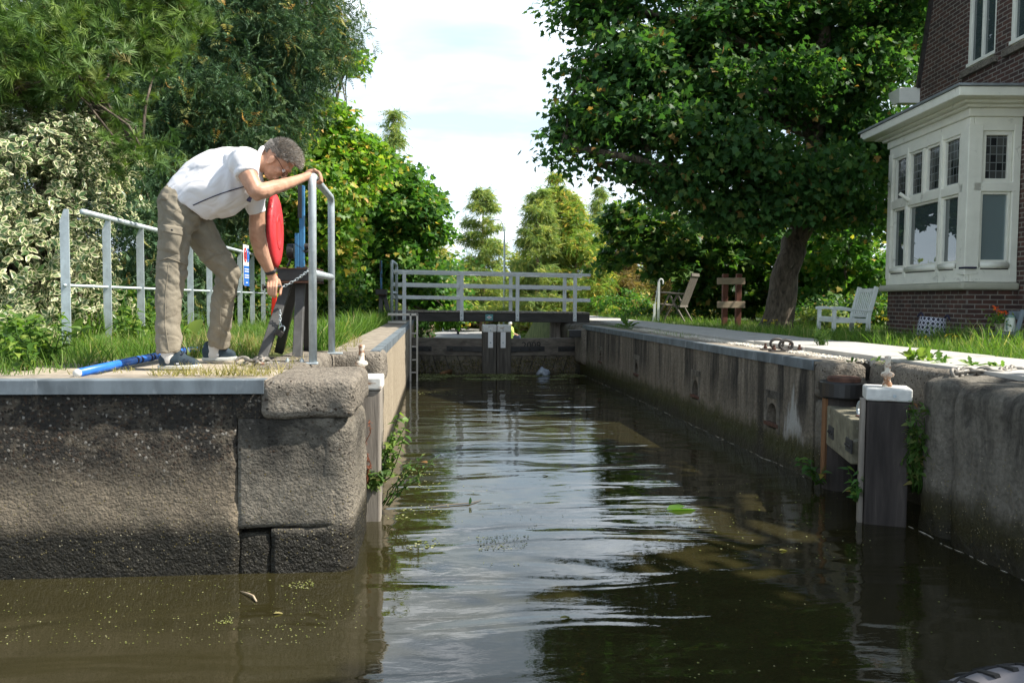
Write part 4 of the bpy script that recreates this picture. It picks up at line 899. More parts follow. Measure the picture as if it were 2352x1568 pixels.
MB().tube([b0 + Vector((-.045, -.03, .145)), b0 + Vector((-.075, -.05, .13)), b0 + Vector((-.078, -.05, .06)), b0 + Vector((-.058, -.035, .03))], .007, 8).build('handle', M['enamel_green'], jg, smooth=True)
# tyre hung from the boat as a fender
tc = D(2436, 1952, 1.42); ty = thing('tyre_fender', tc, 'grey treaded tyre fender at the edge of the boat', 'tyre', None)
Rt = Matrix((Vector((RT)), Vector(UP), Vector(-FW))).transposed() @ Matrix.Rotation(R(-24), 3, 'X') @ Matrix.Rotation(R(10), 3, 'Y')
MB().lathe(tc, [(.2, -.07), (.27, -.085), (.298, -.07), (.306, -.02), (.306, .02), (.298, .07), (.27, .085), (.2, .07), (.19, .0)], 72, Rt).build('carcass', M['rubber'], ty, smooth=True)
gr = MB()
for i in range(44):
    q = i * 6.2832 / 44
    f_ = lambda a, r_, z: tc + Rt @ Vector((r_ * math.cos(a), r_ * math.sin(a), z))
    gr.bar(f_(q, .3045, .005), f_(q + .055, .299, .066), .01, .012, f_(q, 1, 0) - tc); gr.bar(f_(q + .05, .3045, -.005), f_(q - .01, .299, -.066), .01, .012, f_(q, 1, 0) - tc)
gr.build('tread_grooves', M['blackrub'], ty)
MB().tube([tc + Rt @ Vector((.3065 * math.cos(k), .3065 * math.sin(k), .01 * math.sin(12 * k))) for k in np.linspace(0, 6.283, 120)], .004, 6).build('centre_groove', M['blackrub'], ty)
# ------------------------------------------------------------------ brick house with bay window
hs = thing('brick_house', (7.75, 10, .9), 'dark brown brick gable house with cream bay window on the right bank', 'house')
GX = 7.75
gp_ = [(12.8, .7), (12.8, 5.0), (11.95, 8.2), (10.15, 9.6), (8.35, 8.2), (7.5, 5.0), (7.5, .7)]
wm = MB().prism([(GX, y, z) for y, z in gp_], (6.5, 0, 0)).build('wall', M['brick'], hs)
for y0, y1 in ((10.7, 11.42), (9.6, 10.38)):
    cu = MB().box((GX, (y0 + y1) / 2, 5.75), (.16, y1 - y0, 1.72)).build('cutter', None)
    q = wm.modifiers.new('w', 'BOOLEAN'); q.object = cu; q.solver = 'EXACT'; dg = bpy.context.evaluated_depsgraph_get(); dg.update()
    nm = bpy.data.meshes.new_from_object(wm.evaluated_get(dg)); wm.modifiers.clear(); wm.data = nm; bpy.data.objects.remove(cu)
    f = MB()
    for y in (y0 + .035, y1 - .035, (y0 + y1) / 2): f.box((GX + .05, y, 5.75), (.06, .07 if y != (y0 + y1) / 2 else .05, 1.70))
    for z in (4.935, 6.57): f.box((GX + .049, (y0 + y1) / 2, z), (.058, y1 - y0 - .01, .07))
    f.box((GX + .03, (y0 + y1) / 2, 4.955), (.09, y1 - y0 - .02, .05))
    wn = f.build('window', M['cream'], hs, bevel=.006)
    MB().box((GX + .06, (y0 + y1) / 2, 5.75), (.012, y1 - y0 - .1, 1.6)).build('pane', M['pane'], wn)
    MB().box((GX - .01, (y0 + y1) / 2, 4.84), (.1, y1 - y0 + .16, .09)).build('sill', M['granite'], hs, bevel=.005)
rf = MB()
for (a, b) in zip(gp_[1:5], gp_[2:6]):
    A, B = Vector((0, a[0], a[1])), Vector((0, b[0], b[1])); n_ = (B - A).cross(Vector((1, 0, 0))).normalized(); n_ = n_ if n_.z > 0 else -n_
    rf.prism([Vector((GX - .05, 0, 0)) + A + n_ * .004, Vector((GX - .05, 0, 0)) + B + n_ * .004, Vector((GX - .05, 0, 0)) + B + n_ * .07, Vector((GX - .05, 0, 0)) + A + n_ * .07], (6.6, 0, 0))
rf.build('roof', M['iron'], hs)
MB().prism([(7.42, 12.82, 5.02), (7.42, 13.25, 5.02), (7.42, 13.2, 4.9), (7.42, 13.05, 4.78), (7.42, 12.82, 4.76)], (6.6, 0, 0)).build('gutter', M['cream'], hs, bevel=.01)
BX, BN, BF = 7.05, 10.0, 12.3
MB().box(((BX + GX) / 2 + .02, (BN + BF) / 2, 1.12), (GX - BX - .04, BF - BN, .96)).box((BX + .2, BN - .03, 1.0), (.3, .12, .5)).build('bay_base', M['brick'], hs)
MB().prism([(BX - .08, BN - .08, 1.6), (BX - .08, BN - .08, 1.69), (BX - .02, BN - .02, 1.75), (GX - .004, BN - .02, 1.75), (GX - .004, BN - .08, 1.69), (GX - .004, BN - .08, 1.6)][:0] or [(BX - .08, BN - .08, 1.6), (GX - .004, BN - .08, 1.6), (GX - .004, BF + .08, 1.6), (BX - .08, BF + .08, 1.6)], (0, 0, .1)).build('bay_sill', M['cream_dark'], hs, bevel=.03)
bay = MB()
bay.box((BX + .03, (BN + BF) / 2, 1.80), (.06, BF - BN - .01, .19)).box(((BX + GX) / 2 + .03, BN + .03, 1.80), (GX - BX - .07, .06, .19))
bay.box((BX + .03, (BN + BF) / 2, 3.8), (.06, BF - BN - .01, .18)).box(((BX + GX) / 2 + .03, BN + .03, 3.8), (GX - BX - .07, .06, .18))
bay.box((BX + .035, (BN + BF) / 2, 2.97), (.08, BF - BN - .02, .12)).box(((BX + GX) / 2 + .03, BN + .035, 2.97), (GX - BX - .08, .08, .12))
for y in (BN + .06, BF - .06): bay.box((BX + .05, y, 2.8), (.12, .13, 2.0))
bay.box((GX - .06, BN + .052, 2.8), (.1, .11, 2.0)); bay.box((BX + .13, BN + .04, 2.8), (.1, .09, 1.98)); bay.box((BX + .04, BN + .165, 2.8), (.09, .1, 1.98))
ys = np.linspace(BF - .12, BN + .22, 5)
for i in (1, 3): bay.box((BX + .04, ys[i], 2.8), (.1, .065, 1.99))
bay.box((BX + .04, ys[2], 3.35), (.1, .065, .7))
bw = bay.build('bay_window', M['cream'], hs, bevel=.008)
fr2 = MB()
def pane_left(ya, yb, z0, z1, mat, nm, fw=.055):
    y0, y1 = min(ya, yb) + .028, max(ya, yb) - .028
    f = MB()
    for y in (y0 + fw / 2, y1 - fw / 2): f.box((BX + .05, y, (z0 + z1) / 2), (.05, fw, z1 - z0))
    for z in (z0 + fw / 2, z1 - fw / 2): f.box((BX + .049, (y0 + y1) / 2, z), (.048, y1 - y0 - .002, fw))
    f.build('sash', M['cream'], bw, bevel=.006)
    MB().box((BX + .065, (y0 + y1) / 2, (z0 + z1) / 2), (.008, y1 - y0 - .02, z1 - z0 - .02)).build(nm, mat, bw)
def pane_front(xa, xb, z0, z1, mat, nm, fw=.055):
    f = MB()
    for x in (xa + fw / 2, xb - fw / 2): f.box((x, BN + .05, (z0 + z1) / 2), (fw, .05, z1 - z0))
    for z in (z0 + fw / 2, z1 - fw / 2): f.box(((xa + xb) / 2, BN + .049, z), (xb - xa - .002, .048, fw))
    f.build('sash', M['cream'], bw, bevel=.006)
    MB().box(((xa + xb) / 2, BN + .065, (z0 + z1) / 2), (xb - xa - .02, .008, z1 - z0 - .02)).build(nm, mat, bw)
for i in range(4): pane_left(ys[i], ys[i + 1], 3.02, 3.72, M['leaded'], 'leaded_pane', .045)
for i, j in ((0, 1), (1, 3), (3, 4)):
    pane_left(ys[i], ys[j], 1.97, 2.91, M['pane'], 'pane', .035)
    y0, y1 = min(ys[i], ys[j]) + .05, max(ys[i], ys[j]) - .05; MB().tube([(BX + .01, y0, 1.93), (BX + .01, y1, 1.93)], .045, 12).build('sill_roll', M['cream'], bw, smooth=True)
    MB().box((BX + .0, (y0 + y1) / 2, 1.885), (.02, y1 - y0 - .03, .016)).build('drip_gap', M['black'], bw)
pane_front(BX + .185, GX - .115, 3.03, 3.71, M['leaded'], 'leaded_pane', .055); pane_front(BX + .185, GX - .115, 1.97, 2.91, M['curtain'], 'pane', .035)
MB().tube([(BX + .2, BN + .01, 1.93), (GX - .13, BN + .01, 1.93)], .045, 12).build('sill_roll', M['cream'], bw, smooth=True)
MB().box(((BX + GX) / 2 + .035, BN, 1.885), (GX - BX - .33, .02, .016)).build('drip_gap', M['black'], bw)
MB().box((BX + .06, BN + .04, 1.895), (.16, .15, .025)).build('post_foot', M['navy'], bw)
MB().tube([(BX - .0, ys[1] - .1, 2.99), (BX - .13, ys[1] - .04, 3.1)], .028, 10).build('awning_socket', M['cream'], bw)
co_ = MB()
for o_, z0, z1 in ((.03, 3.89, 4.0), (.09, 4.0, 4.04), (.17, 4.04, 4.08), (.34, 4.08, 4.2)):
    co_.prism([(BX - o_, BN - o_, z0), (GX - .003, BN - o_, z0), (GX - .003, BF + o_, z0), (BX - o_, BF + o_, z0)], (0, 0, z1 - z0))
co_.build('cornice', M['cream_dark'] if False else M['cream'], hs, bevel=.012)
MB().prism([(BX - .37, BN - .37, 4.203), (GX - .003, BN - .37, 4.203), (GX - .003, BF + .37, 4.203), (BX - .37, BF + .37, 4.203)], (0, 0, .03)).build('bay_roof', M['zinc'], hs, bevel=.004)

hs.rotation_euler = (0, 0, R(-6))
# ------------------------------------------------------------------ the man
from mathutils.bvhtree import BVHTree
YM = 5.05
def Z(zx, zy, dy=0): return P(302.5 + zx * .3628, 290.4 + zy * .3628, YM + dy)
def rr(p): return p / 1028.0
man = thing('person', Z(260, 1520, -.1), 'grey haired man in white polo and khaki trousers bending over the lock gear', 'person')
hu, hf, hsd = Vector((.84, 0, .545)), Vector((.545, 0, -.84)), Vector((0, 1, 0))
HC = Z(926, 208, .02); HR = Matrix((hf, hsd, hu)).transposed()
def hp(f, s, u): return HC + hf * f + hsd * s + hu * u
sk = MB()
def chain(mb, pts, close=False):
    q = [(Z(p[0], p[1], p[2]), rr(p[3])) for p in pts]
    for (a, ra), (b, rb) in zip(q, q[1:]): mb.cap(a, ra, b, rb)
# trunk and legs under the clothes
chain(sk, [(330, 480, 0, 120), (500, 370, 0, 140), (690, 290, 0, 125), (790, 225, 0, 70)])
chain(sk, [(290, 500, -.1, 85), (262, 880, -.12, 62), (236, 1430, -.2, 42), (245, 1490, -.21, 38)])
chain(sk, [(350, 520, .1, 85), (610, 920, .2, 62), (535, 1380, .34, 42), (530, 1440, .35, 38)])
# arms
chain(sk, [(712, 225, -.17, 70), (735, 310, -.22, 56), (785, 408, -.24, 50), (806, 412, -.235, 50), (900, 388, -.16, 43), (1000, 357, -.03, 36), (1080, 328, .1, 28), (1120, 312, .15, 27)])
sk.ell(Z(795, 440, -.24), (.03, .03, .03)); sk.cap(Z(840, 408, -.21), rr(48), Z(905, 384, -.15), rr(44))
chain(sk, [(770, 420, .16, 66), (795, 540, .19, 51), (793, 650, .22, 53), (797, 700, .24, 54), (822, 800, .3, 50), (852, 868, .34, 40), (878, 920, .37, 31), (888, 950, .385, 33)])
# right hand closed round the tube
T = Vector((RA.x, 0, TA.z)); HY = RA.y + .115
sk.ell(T + Vector((-.022, HY, .035)), (.045, .045, .022), Matrix.Rotation(R(-12), 3, 'Y'))
for i in range(4):
    y = HY - .037 + i * .0255; rf_ = .0088 - (.001 if i == 0 else 0); r0 = .0385
    an = [118, 84, 50, 12, -28, -62 + i * 5]; pts = [T + Vector((math.cos(R(k)) * (r0 + (.006 if j in (2, 4) else 0)), y, math.sin(R(k)) * (r0 + (.007 if j in (1, 2) else 0)))) for j, k in enumerate(an)]
    for a, b in zip(pts, pts[1:]): sk.cap(a, rf_ + .0008, b, rf_, 10)
    sk.ell(pts[1] + Vector((0, 0, .002)), (.012, .011, .011), n=10, m=7)
pts = [T + Vector((math.cos(R(k)) * .038, HY - .045 - .004 * j, math.sin(R(k)) * .038)) for j, k in enumerate((150, 195, 240, 285))]
for a, b in zip(pts, pts[1:]): sk.cap(a, .0115, b, .0098, 10)
# left hand round the pin
sk.ell(Z(896, 972, .385), (.036, .026, .05), Matrix.Rotation(R(-14), 3, 'Y'))
for i in range(4):
    k = [(864 + i * 18, 985 - (6 if i in (1, 2) else 0), .37), (862 + i * 17, 1016, .345), (865 + i * 15, 1052 + i * 5, .35), (874 + i * 11, 1064 + i * 5, .385)]
    q = [Z(*p) for p in k]; rf_ = rr(9.6 if i else 8.6)
    for a, b in zip(q, q[1:]): sk.cap(a, rf_ + .0006, b, rf_, 10)
q = [Z(930, 975, .4), Z(944, 1020, .4), Z(938, 1062, .38)]
for a, b in zip(q, q[1:]): sk.cap(a, .0125, b, .0102, 10)
# neck and head
sk.cap(Z(800, 225, 0), rr(62), Z(880, 225, .01), rr(58)); sk.cap(hp(-.03, 0, -.05), .058, hp(-.045, 0, -.15), .06)
sk.ell(hp(-.004, 0, .012), (.099, .077, .103), HR, 24, 16); sk.ell(hp(.028, 0, -.05), (.066, .06, .07), HR, 20, 12)
sk.ell(hp(.052, 0, -.098), (.034, .036, .026), HR); sk.cap(hp(-.01, -.052, -.06), .02, hp(.05, -.022, -.103), .018); sk.cap(hp(-.01, .052, -.06), .02, hp(.05, .022, -.103), .018)
sk.cap(hp(.088, -.035, .018), .014, hp(.088, .035, .018), .014)
sk.cap(hp(.088, 0, .01), .010, hp(.117, 0, -.032), .013); sk.ell(hp(.112, 0, -.036), (.015, .02, .011), HR)
for s_ in (-1, 1):
    sk.ell(hp(.068, s_ * .042, -.03), (.024, .022, .02), HR); sk.ell(hp(.004, s_ * .079, -.032), (.019, .009, .034), HR @ Matrix.Rotation(R(14 * s_), 3, 'Z')); sk.ell(hp(-.004, s_ * .086, -.022), (.016, .006, .022), HR)
sk.cap(hp(.092, -.02, -.068), .0085, hp(.092, .02, -.068), .0085); sk.cap(hp(.089, -.018, -.08), .009, hp(.089, .018, -.08), .009)
me = remeshed(sk, .0042, 3, .5); a = co(me); n_ = nor(me)
a += n_ * (vnoise(a, 45) * .0016)[:, None]; setco(me, a); me.name = 'body'; fin(me, 'body', M['skin'], man, True)
for s_ in (-1, 1):
    e = MB().ell(hp(.083, s_ * .033, -.008), (.012, .012, .012), n=16, m=10).build('eye', M['white'], man, smooth=True)
    MB().ell(hp(.0925, s_ * .033, -.009), (.004, .006, .006), HR, n=12, m=6).build('iris', M['iron'], e, smooth=True)
gl = MB()
for s_ in (-1, 1):
    gl.tube([hp(-.012, s_ * .087, -.002), hp(.03, s_ * .083, .004), hp(.098, s_ * .066, -.004)], .0022, 6)
    gl.tube([hp(.105, s_ * (.036 + .027 * math.cos(k)), -.012 + .019 * math.sin(k)) for k in np.linspace(0, 6.283, 20)], .0018, 6)
gl.tube([hp(.106, -.01, -.008), hp(.109, 0, -.004), hp(.106, .01, -.008)], .0018, 6); gl.build('glasses', M['rust'], man, smooth=True)
# hair: a close cap and many short strands
n = 26000; d = norm(RNG.normal(size=(n, 3))); f_, s_, u_ = d[:, 0], d[:, 1], d[:, 2]
fringe = (f_ < .62 + .0 * u_) | (u_ > .52)
keep = (u_ > -.42 + .30 * (np.abs(s_) > .8) + .55 * np.clip(f_, 0, 1)) & fringe & ~((f_ > .45) & (u_ < .35)) & ~((np.abs(s_) > .6) & (u_ < -.05) & (f_ > -.22) & (f_ < .3)) & ~((f_ > .3) & (u_ < .12))
d = d[keep]; f_, s_, u_ = d[:, 0], d[:, 1], d[:, 2]; n = len(d); HRn = np.array(HR)
loc = d * np.array([.1, .078, .104]) + np.array([-.004, 0, .012]); base = np.array(HC) + loc @ HRn.T
side = np.clip(.45 - u_ - .3 * f_, 0, 1); L = .015 + .022 * np.clip(u_ + .2, 0, 1) + .018 * np.clip(f_ + .2, 0, 1) * (u_ > .2)
dirl = d * .75 + np.stack([.55 * (u_ > .2) - .5 * (u_ <= .2) + 0 * f_, 0 * f_, .18 + 0 * f_], 1) + RNG.normal(size=(n, 3)) * .12
fr = frames(np.cross(dirl @ HRn.T, RNG.normal(size=(n, 3))), dirl @ HRn.T)
STR = ([(-.5, 0, 0), (.5, 0, 0), (.35, .55, .06), (-.35, .55, .06), (0, 1, .16)], [(0, 1, 2), (0, 2, 3), (3, 2, 4)])
rnd = np.clip(RNG.normal(.5, .23, n), 0, 1)
sel = side > .22 + RNG.random(n) * .2
for msk, mm in ((~sel, 'hairm'), (sel, 'grey_hair')):
    scatter('hair', *STR, base[msk], fr[msk], np.stack([np.full(msk.sum(), .0022), L[msk] * RNG.uniform(.7, 1.2, msk.sum()), L[msk]], 1), M[mm], man, rnd=rnd[msk])
mo = MB(); R_ = []
th = 40; ph = 26; V_ = []; 
for i in range(ph + 1):
    for j in range(th):
        p = math.pi * i / ph; t = 6.2832 * j / th; V_.append((math.sin(p) * math.cos(t), math.sin(p) * math.sin(t), math.cos(p)))
F_ = []
for i in range(ph):
    for j in range(th):
        q = (i * th + j, (i + 1) * th + j, (i + 1) * th + (j + 1) % th, i * th + (j + 1) % th); c = np.mean([V_[k] for k in q], 0)
        if c[2] > -.36 + .30 * (abs(c[1]) > .8) + .55 * max(0, c[0]) and (c[0] < .62 or c[2] > .52) and not (c[0] > .3 and c[2] < .2) and not (abs(c[1]) > .6 and c[2] < 0 and -.22 < c[0] < .3): F_.append(q)
me = bpy.data.meshes.new('hair_base'); me.from_pydata([hp(x * .1035 - .004, y * .0805, z * .108 + .012) for x, y, z in V_], [], F_)
bm = bmesh.new(); bm.from_mesh(me); bmesh.ops.delete(bm, geom=[v for v in bm.verts if not v.link_faces], context='VERTS'); bm.to_mesh(me); bm.free()
at = me.attributes.new('rnd', 'FLOAT', 'POINT'); at.data.foreach_set('value', np.full(len(me.vertices), .3, np.float32)); fin(me, 'hair_base', M['hairm'], man, True)
# polo shirt
sh = MB()
tp = [(362, 492, 166, 1.12), (405, 452, 180, 1.08), (455, 418, 192, 1.04), (530, 382, 205, 1.0), (612, 332, 200, .98), (690, 290, 180, 1.0), (735, 250, 135, 1.25), (775, 225, 92, 1.2), (805, 218, 66, 1.0)]
tp = [(Z(x, y, 0), rr(r_), k) for x, y, r_, k in tp]
pts = [p for p, _, _ in tp]; vs = []; fs = []; nn = 36
for i, (p, r_, k) in enumerate(tp):
    dd = (pts[min(i + 1, len(pts) - 1)] - pts[max(i - 1, 0)]); dd.y = 0; dd.normalize()
    if i == 0: dd = Vector((.66, 0, .75)); 
    if i == 1: dd = (dd + Vector((.66, 0, .75))).normalized()
    y_ = dd.cross(Vector((0, 1, 0)))
    for j in range(nn):
        t = 6.2832 * j / nn; c_, s2 = math.cos(t), math.sin(t); e = 1.0 - .1 * abs(math.sin(2 * t)) * 0; vs.append(p + Vector((0, 1, 0)) * c_ * r_ * k * e + y_ * s2 * r_ * e)
for i in range(len(tp) - 1):
    for j in range(nn): fs.append((i * nn + j, i * nn + (j + 1) % nn, (i + 1) * nn + (j + 1) % nn, (i + 1) * nn + j))
fs.append(tuple(reversed(range(nn)))); fs.append(tuple(range((len(tp) - 1) * nn, len(tp) * nn))); sh.add(vs, fs)
def sleeve(mb, a, ra, b, rb): mb.tube([a - (b - a).normalized() * ra * .6, a, a.lerp(b, .5), b], [ra * .55, ra, (ra + rb) / 2, rb], 20)
sleeve(sh, Z(706, 208, -.155), rr(96), Z(733, 312, -.215), rr(69)); sleeve(sh, Z(752, 385, .14), rr(95), Z(796, 548, .19), rr(58))
sh.cap(Z(680, 240, -.1), rr(105), Z(715, 215, -.13), rr(88)); sh.cap(Z(700, 300, .08), rr(115), Z(760, 400, .13), rr(88))
me = remeshed(sh, .006, 6, .5); a = co(me); n_ = nor(me)
ax = np.array([.83, 0, .55]); q = np.stack([a @ ax, a[:, 1], a @ np.array([.55, 0, -.83])], 1)
q = q + np.stack([vnoise(a, 7, 21), vnoise(a, 7, 22), vnoise(a, 7, 23)], 1) * .1
fold = vnoise(q * [4, 8, 13], 1, 3) * .02 + vnoise(q * [10, 16, 32], 1, 4) * .008
rid = lambda q_, k: np.maximum(0, .16 - np.abs(vnoise(q_, 1, k))) / .16
fold -= rid(q * [4.5, 7, 15], 31) ** 2 * .0035 + rid(q * [9, 12, 26], 32) ** 2 * .0025
arm = np.exp(-(((a - np.array(Z(690, 330, -.2))) ** 2).sum(1)) / .03); fold += arm * np.sin(q[:, 2] * 75 + q[:, 0] * 40) * .005
hemz = np.clip(1 - ((a - np.array(Z(362, 492, 0))) @ np.array([.66, 0, .75])) / .12, 0, 1); fold += hemz * np.sin(q[:, 2] * 42 + 1.5) * .007
a += n_ * fold[:, None]; setco(me, a); shirt = fin(me, 'polo_shirt', M['shirt'], man, True)
def bvh(o):
    m_ = o.data; return BVHTree.FromPolygons([v.co for v in m_.vertices], [p.vertices[:] for p in m_.polygons])
bv = bvh(shirt)
def hit(bv_, zx, zy, off=.002):
    d_ = ray(302.5 + zx * .3628, 290.4 + zy * .3628).normalized(); h = bv_.ray_cast(EYE, d_); return None if h[0] is None else h[0] - d_ * off
pt_ = [hit(bv, 388 + (722 - 388) * t, 500 - 120 * t - 10 * math.sin(t * 3.1)) for t in np.linspace(0, 1, 30)]; pt_ = [p for p in pt_ if p is not None]
MB().tube(pt_, .0032, 6).build('piping', M['navy'], shirt)
pt_ = [hit(bv, 668 + 127 * t, 330 - 36 * t + 8 * math.sin(3.1 * t), .0015) for t in np.linspace(.05, .95, 12)]; pt_ = [p for p in pt_ if p is not None]
if len(pt_) > 2: MB().tube([p - Vector((.002, 0, -.016)) for p in pt_], .0022, 6).build('sleeve_seam', M['shirt'], shirt)
cl_ = MB(); cl_.tube([Z(818, 205, 0) + Vector((.30 * 0, .068 * math.cos(k), 0)) + Vector((.25, 0, .97)) * .066 * math.sin(k) for k in np.linspace(0, 6.283, 30)], .014, 10, caps=False, sq=(1, 1)); cl_.build('collar', M['shirt'], shirt, smooth=True)
p = hit(bv, 748, 452, .004)
if p is not None: MB().box(p, (.024, .02, .05), Matrix.Rotation(R(20), 3, 'Y')).build('placket', M['navy'], shirt, bevel=.004)
# trousers
tr = MB()
chain(tr, [(290, 478, -.085, 114), (272, 690, -.11, 97), (256, 890, -.12, 90), (228, 1120, -.16, 77)])
tr.tube([Z(232, 1100, -.16), Z(232, 1250, -.18), Z(238, 1440, -.2)], [rr(77), rr(74), rr(74)], 20)
chain(tr, [(345, 500, .085, 108), (440, 680, .12, 104), (512, 792, .15, 95), (612, 925, .2, 80), (575, 1130, .27, 75)])
tr.tube([Z(580, 1110, .265), Z(560, 1250, .3), Z(546, 1388, .34)], [rr(75), rr(72), rr(70)], 20)
chain(tr, [(315, 455, -.06, 118), (315, 455, .06, 118)]); tr.cap(Z(330, 560, -.05), rr(110), Z(345, 560, .06), rr(105)); tr.ell(Z(235, 500, -.06), (.065, .09, .1)); tr.ell(Z(250, 500, .08), (.065, .09, .1))
me = remeshed(tr, .006, 6, .5); a = co(me); n_ = nor(me)
aw = a + np.stack([vnoise(a, 6, 11), vnoise(a, 6, 12), vnoise(a, 6, 13)], 1) * .12
rid = lambda q_, k: np.maximum(0, .16 - np.abs(vnoise(q_, 1, k))) / .16
fold = -rid(aw * [8, 8, 18] + aw[:, [2, 2, 0]] * [6, 0, 10], 41) ** 2 * .0045 - rid(aw * [16, 16, 34], 42) ** 2 * .002 + vnoise(aw * [7, 7, 18] + (aw[:, [2, 0, 0]] * [9, 0, 14]), 1, 6) * .013 + vnoise(a * [26, 26, 14], 1, 7) * .008 + vnoise(a * [50, 50, 55], 1, 9) * .004
for c, k, am in ((Z(300, 900, -.1), 70, .006), (Z(560, 960, .2), 80, .008), (Z(390, 640, .0), 60, .007), (Z(240, 1330, -.18), 60, .006), (Z(545, 1280, .3), 60, .005)):
    dd = a - np.array(c); fold += np.exp(-(dd ** 2).sum(1) / .012) * np.sin(dd[:, 2] * k * .9 + dd[:, 0] * k * 1.1 + vnoise(a, 9, 3) * 7) * am * .8
a += n_ * fold[:, None]; setco(me, a); trs = fin(me, 'trousers', M['trouser'], man, True); tv = bvh(trs)
def strip(name, pl, r_, par, mm, off=.0005):
    q = [hit(tv, x, y, off) for x, y in pl]; q = [p for p in q if p is not None]
    if len(q) > 2: MB().tube(q, r_, 6).build(name, M[mm], par)
def seg(*p): return [(p[i][0] + (p[i + 1][0] - p[i][0]) * t, p[i][1] + (p[i + 1][1] - p[i][1]) * t) for i in range(len(p) - 1) for t in np.linspace(0, 1, 10)]
def patch(name, quad, n, off, mm):              # a sewn-on flat piece that follows the cloth beneath
    vs = []; fs = []
    for i in range(n + 1):
        for j in range(n + 1):
            u, v = i / n, j / n; x = (quad[0][0] * (1 - u) + quad[1][0] * u) * (1 - v) + (quad[3][0] * (1 - u) + quad[2][0] * u) * v; y = (quad[0][1] * (1 - u) + quad[1][1] * u) * (1 - v) + (quad[3][1] * (1 - u) + quad[2][1] * u) * v
            p = hit(tv, x, y, 0)
            if p is None: return
            edge = min(u, 1 - u, v, 1 - v); vs.append(p - ray(1000, 800).normalized() * (off * min(1, edge * n * .9) + .0005))
    for i in range(n):
        for j in range(n): fs.append((i * (n + 1) + j, (i + 1) * (n + 1) + j, (i + 1) * (n + 1) + j + 1, i * (n + 1) + j + 1))
    m_ = bpy.data.meshes.new(name); m_.from_pydata(vs, [], fs); fin(m_, name, M[mm], trs, True)
patch('cargo_pocket', [(196, 640), (338, 660), (312, 815), (190, 785)], 12, .010, 'trouser')
patch('pocket_flap', [(196, 618), (346, 640), (336, 700), (192, 672)], 10, .016, 'trouser')
strip('pocket_seam', seg((270, 540), (340, 480)), .0025, trs, 'trouser'); strip('zip_seam', seg((178, 850), (230, 832), (355, 878)), .004, trs, 'trouser', .002)
strip('zip_seam', seg((455, 862), (520, 815), (600, 800)), .004, trs, 'trouser', .002); strip('side_seam', seg((235, 860), (215, 1050), (210, 1250), (235, 1420)), .0022, trs, 'trouser')
strip('hem_seam', seg((168, 1415), (235, 1432), (305, 1408)), .0025, trs, 'trouser'); strip('side_seam', seg((585, 1020), (560, 1180), (565, 1370)), .0025, trs, 'trouser')
patch('back_pocket_flap', [(180, 425), (235, 425), (225, 470), (178, 470)], 6, .008, 'trouser')
p = hit(tv, 255, 656, .016)
if p is not None: MB().ell(p, (.007, .005, .007), n=10, m=6).build('button', M['black'], trs, smooth=True)
# socks, shoes
for (x0, dy, nm) in ((0, -.205, 'near'), (1, .355, 'far')):
    def s(x, y, d2=0): return Z(x, y, dy + d2) if x0 == 0 else Z(x - 165 + 445 - (x - 165) * .2, y - 1530 + 1478 + (0 if y > 1500 else -4), dy + d2)
    so_ = MB(); so_.cap(Z(236, 1400, dy) if x0 == 0 else Z(538, 1350, dy - .01), rr(50), s(240, 1475) if x0 == 0 else Z(524, 1440, dy - .005), rr(50)); m_ = remeshed(so_, .006, 2); m_.name = 'sock'; fin(m_, 'sock', M['sock'], man, True)
    up_ = MB(); up_.cap(s(222, 1478), rr(48), s(300, 1475), rr(46)); up_.cap(s(300, 1475), rr(44), s(400, 1498), rr(28)); up_.cap(s(222, 1500), rr(44), s(395, 1506), rr(30)); up_.ell(s(300, 1450), (.04, .036, .035), Matrix.Rotation(R(25), 3, 'Y'))
    up_.cap(s(215, 1440), rr(30), s(250, 1450), rr(34))
    m_ = remeshed(up_, .006, 4); a = co(m_); zb = s(300, 1524).z; a[:, 2] = np.maximum(a[:, 2], zb); setco(m_, a); sh_ = fin(m_, 'shoe', M['shoe'], man, True)
    pl = []
    for k in range(24):
        t = 6.2832 * k / 24; u = math.cos(t); w_ = .048 - .004 * u; x = 305 + 141 * u; q = s(x, 1528); q.y += w_ * math.sin(t); q.z = s(300, 1533).z + (.006 if u > .85 else 0); pl.append(q)
    MB().prism(pl, (0, 0, .022)).build('sole', M['sole'], sh_, bevel=.005)
    la = MB()
    for k in range(4):
        c = s(300 + k * 22, 1440 + k * 9); la.tube([c + Vector((0, -.036, -.012)), c + Vector((.004, 0, .004)), c + Vector((.008, .036, -.012))], .0028, 6)
    for sg_ in (-1, 1): c = s(305, 1432); la.tube([c + Vector((.02 * math.sin(q) + .012, sg_ * .03 * math.sin(q * .5 + .2), .012 + .022 * math.cos(q))) for q in np.linspace(0, 5.6, 14)], .0028, 6)
    la.build('laces', M['navy'], sh_, smooth=True)
    tvs = MB().box(s(305, 1497) + Vector((0, -.046, 0)), (.014, .004, .007)).build('stitch_mark', M['white'], sh_)
wa = MB(); c = Z(880, 912, .37); ax = (Z(888, 950, .385) - Z(852, 868, .34)).normalized(); x_ = ax.cross(Vector((0, 1, 0))).normalized(); y_ = ax.cross(x_)
wa.tube([c + (x_ * math.cos(k) + y_ * math.sin(k)) * .0345 for k in np.linspace(0, 6.283, 30)], .0075, 8, caps=False, sq=(1, 1)); wa.tube([c + ax * .009 + (x_ * math.cos(k) + y_ * math.sin(k)) * .034 for k in np.linspace(0, 6.283, 30)], .007, 8, caps=False)
wb = wa.build('watch', M['black'], man, smooth=True)
pn = thing('crank_pin', Z(850, 1016, .37), 'dark steel pin gripped in the man\'s lowered left hand', 'pin')
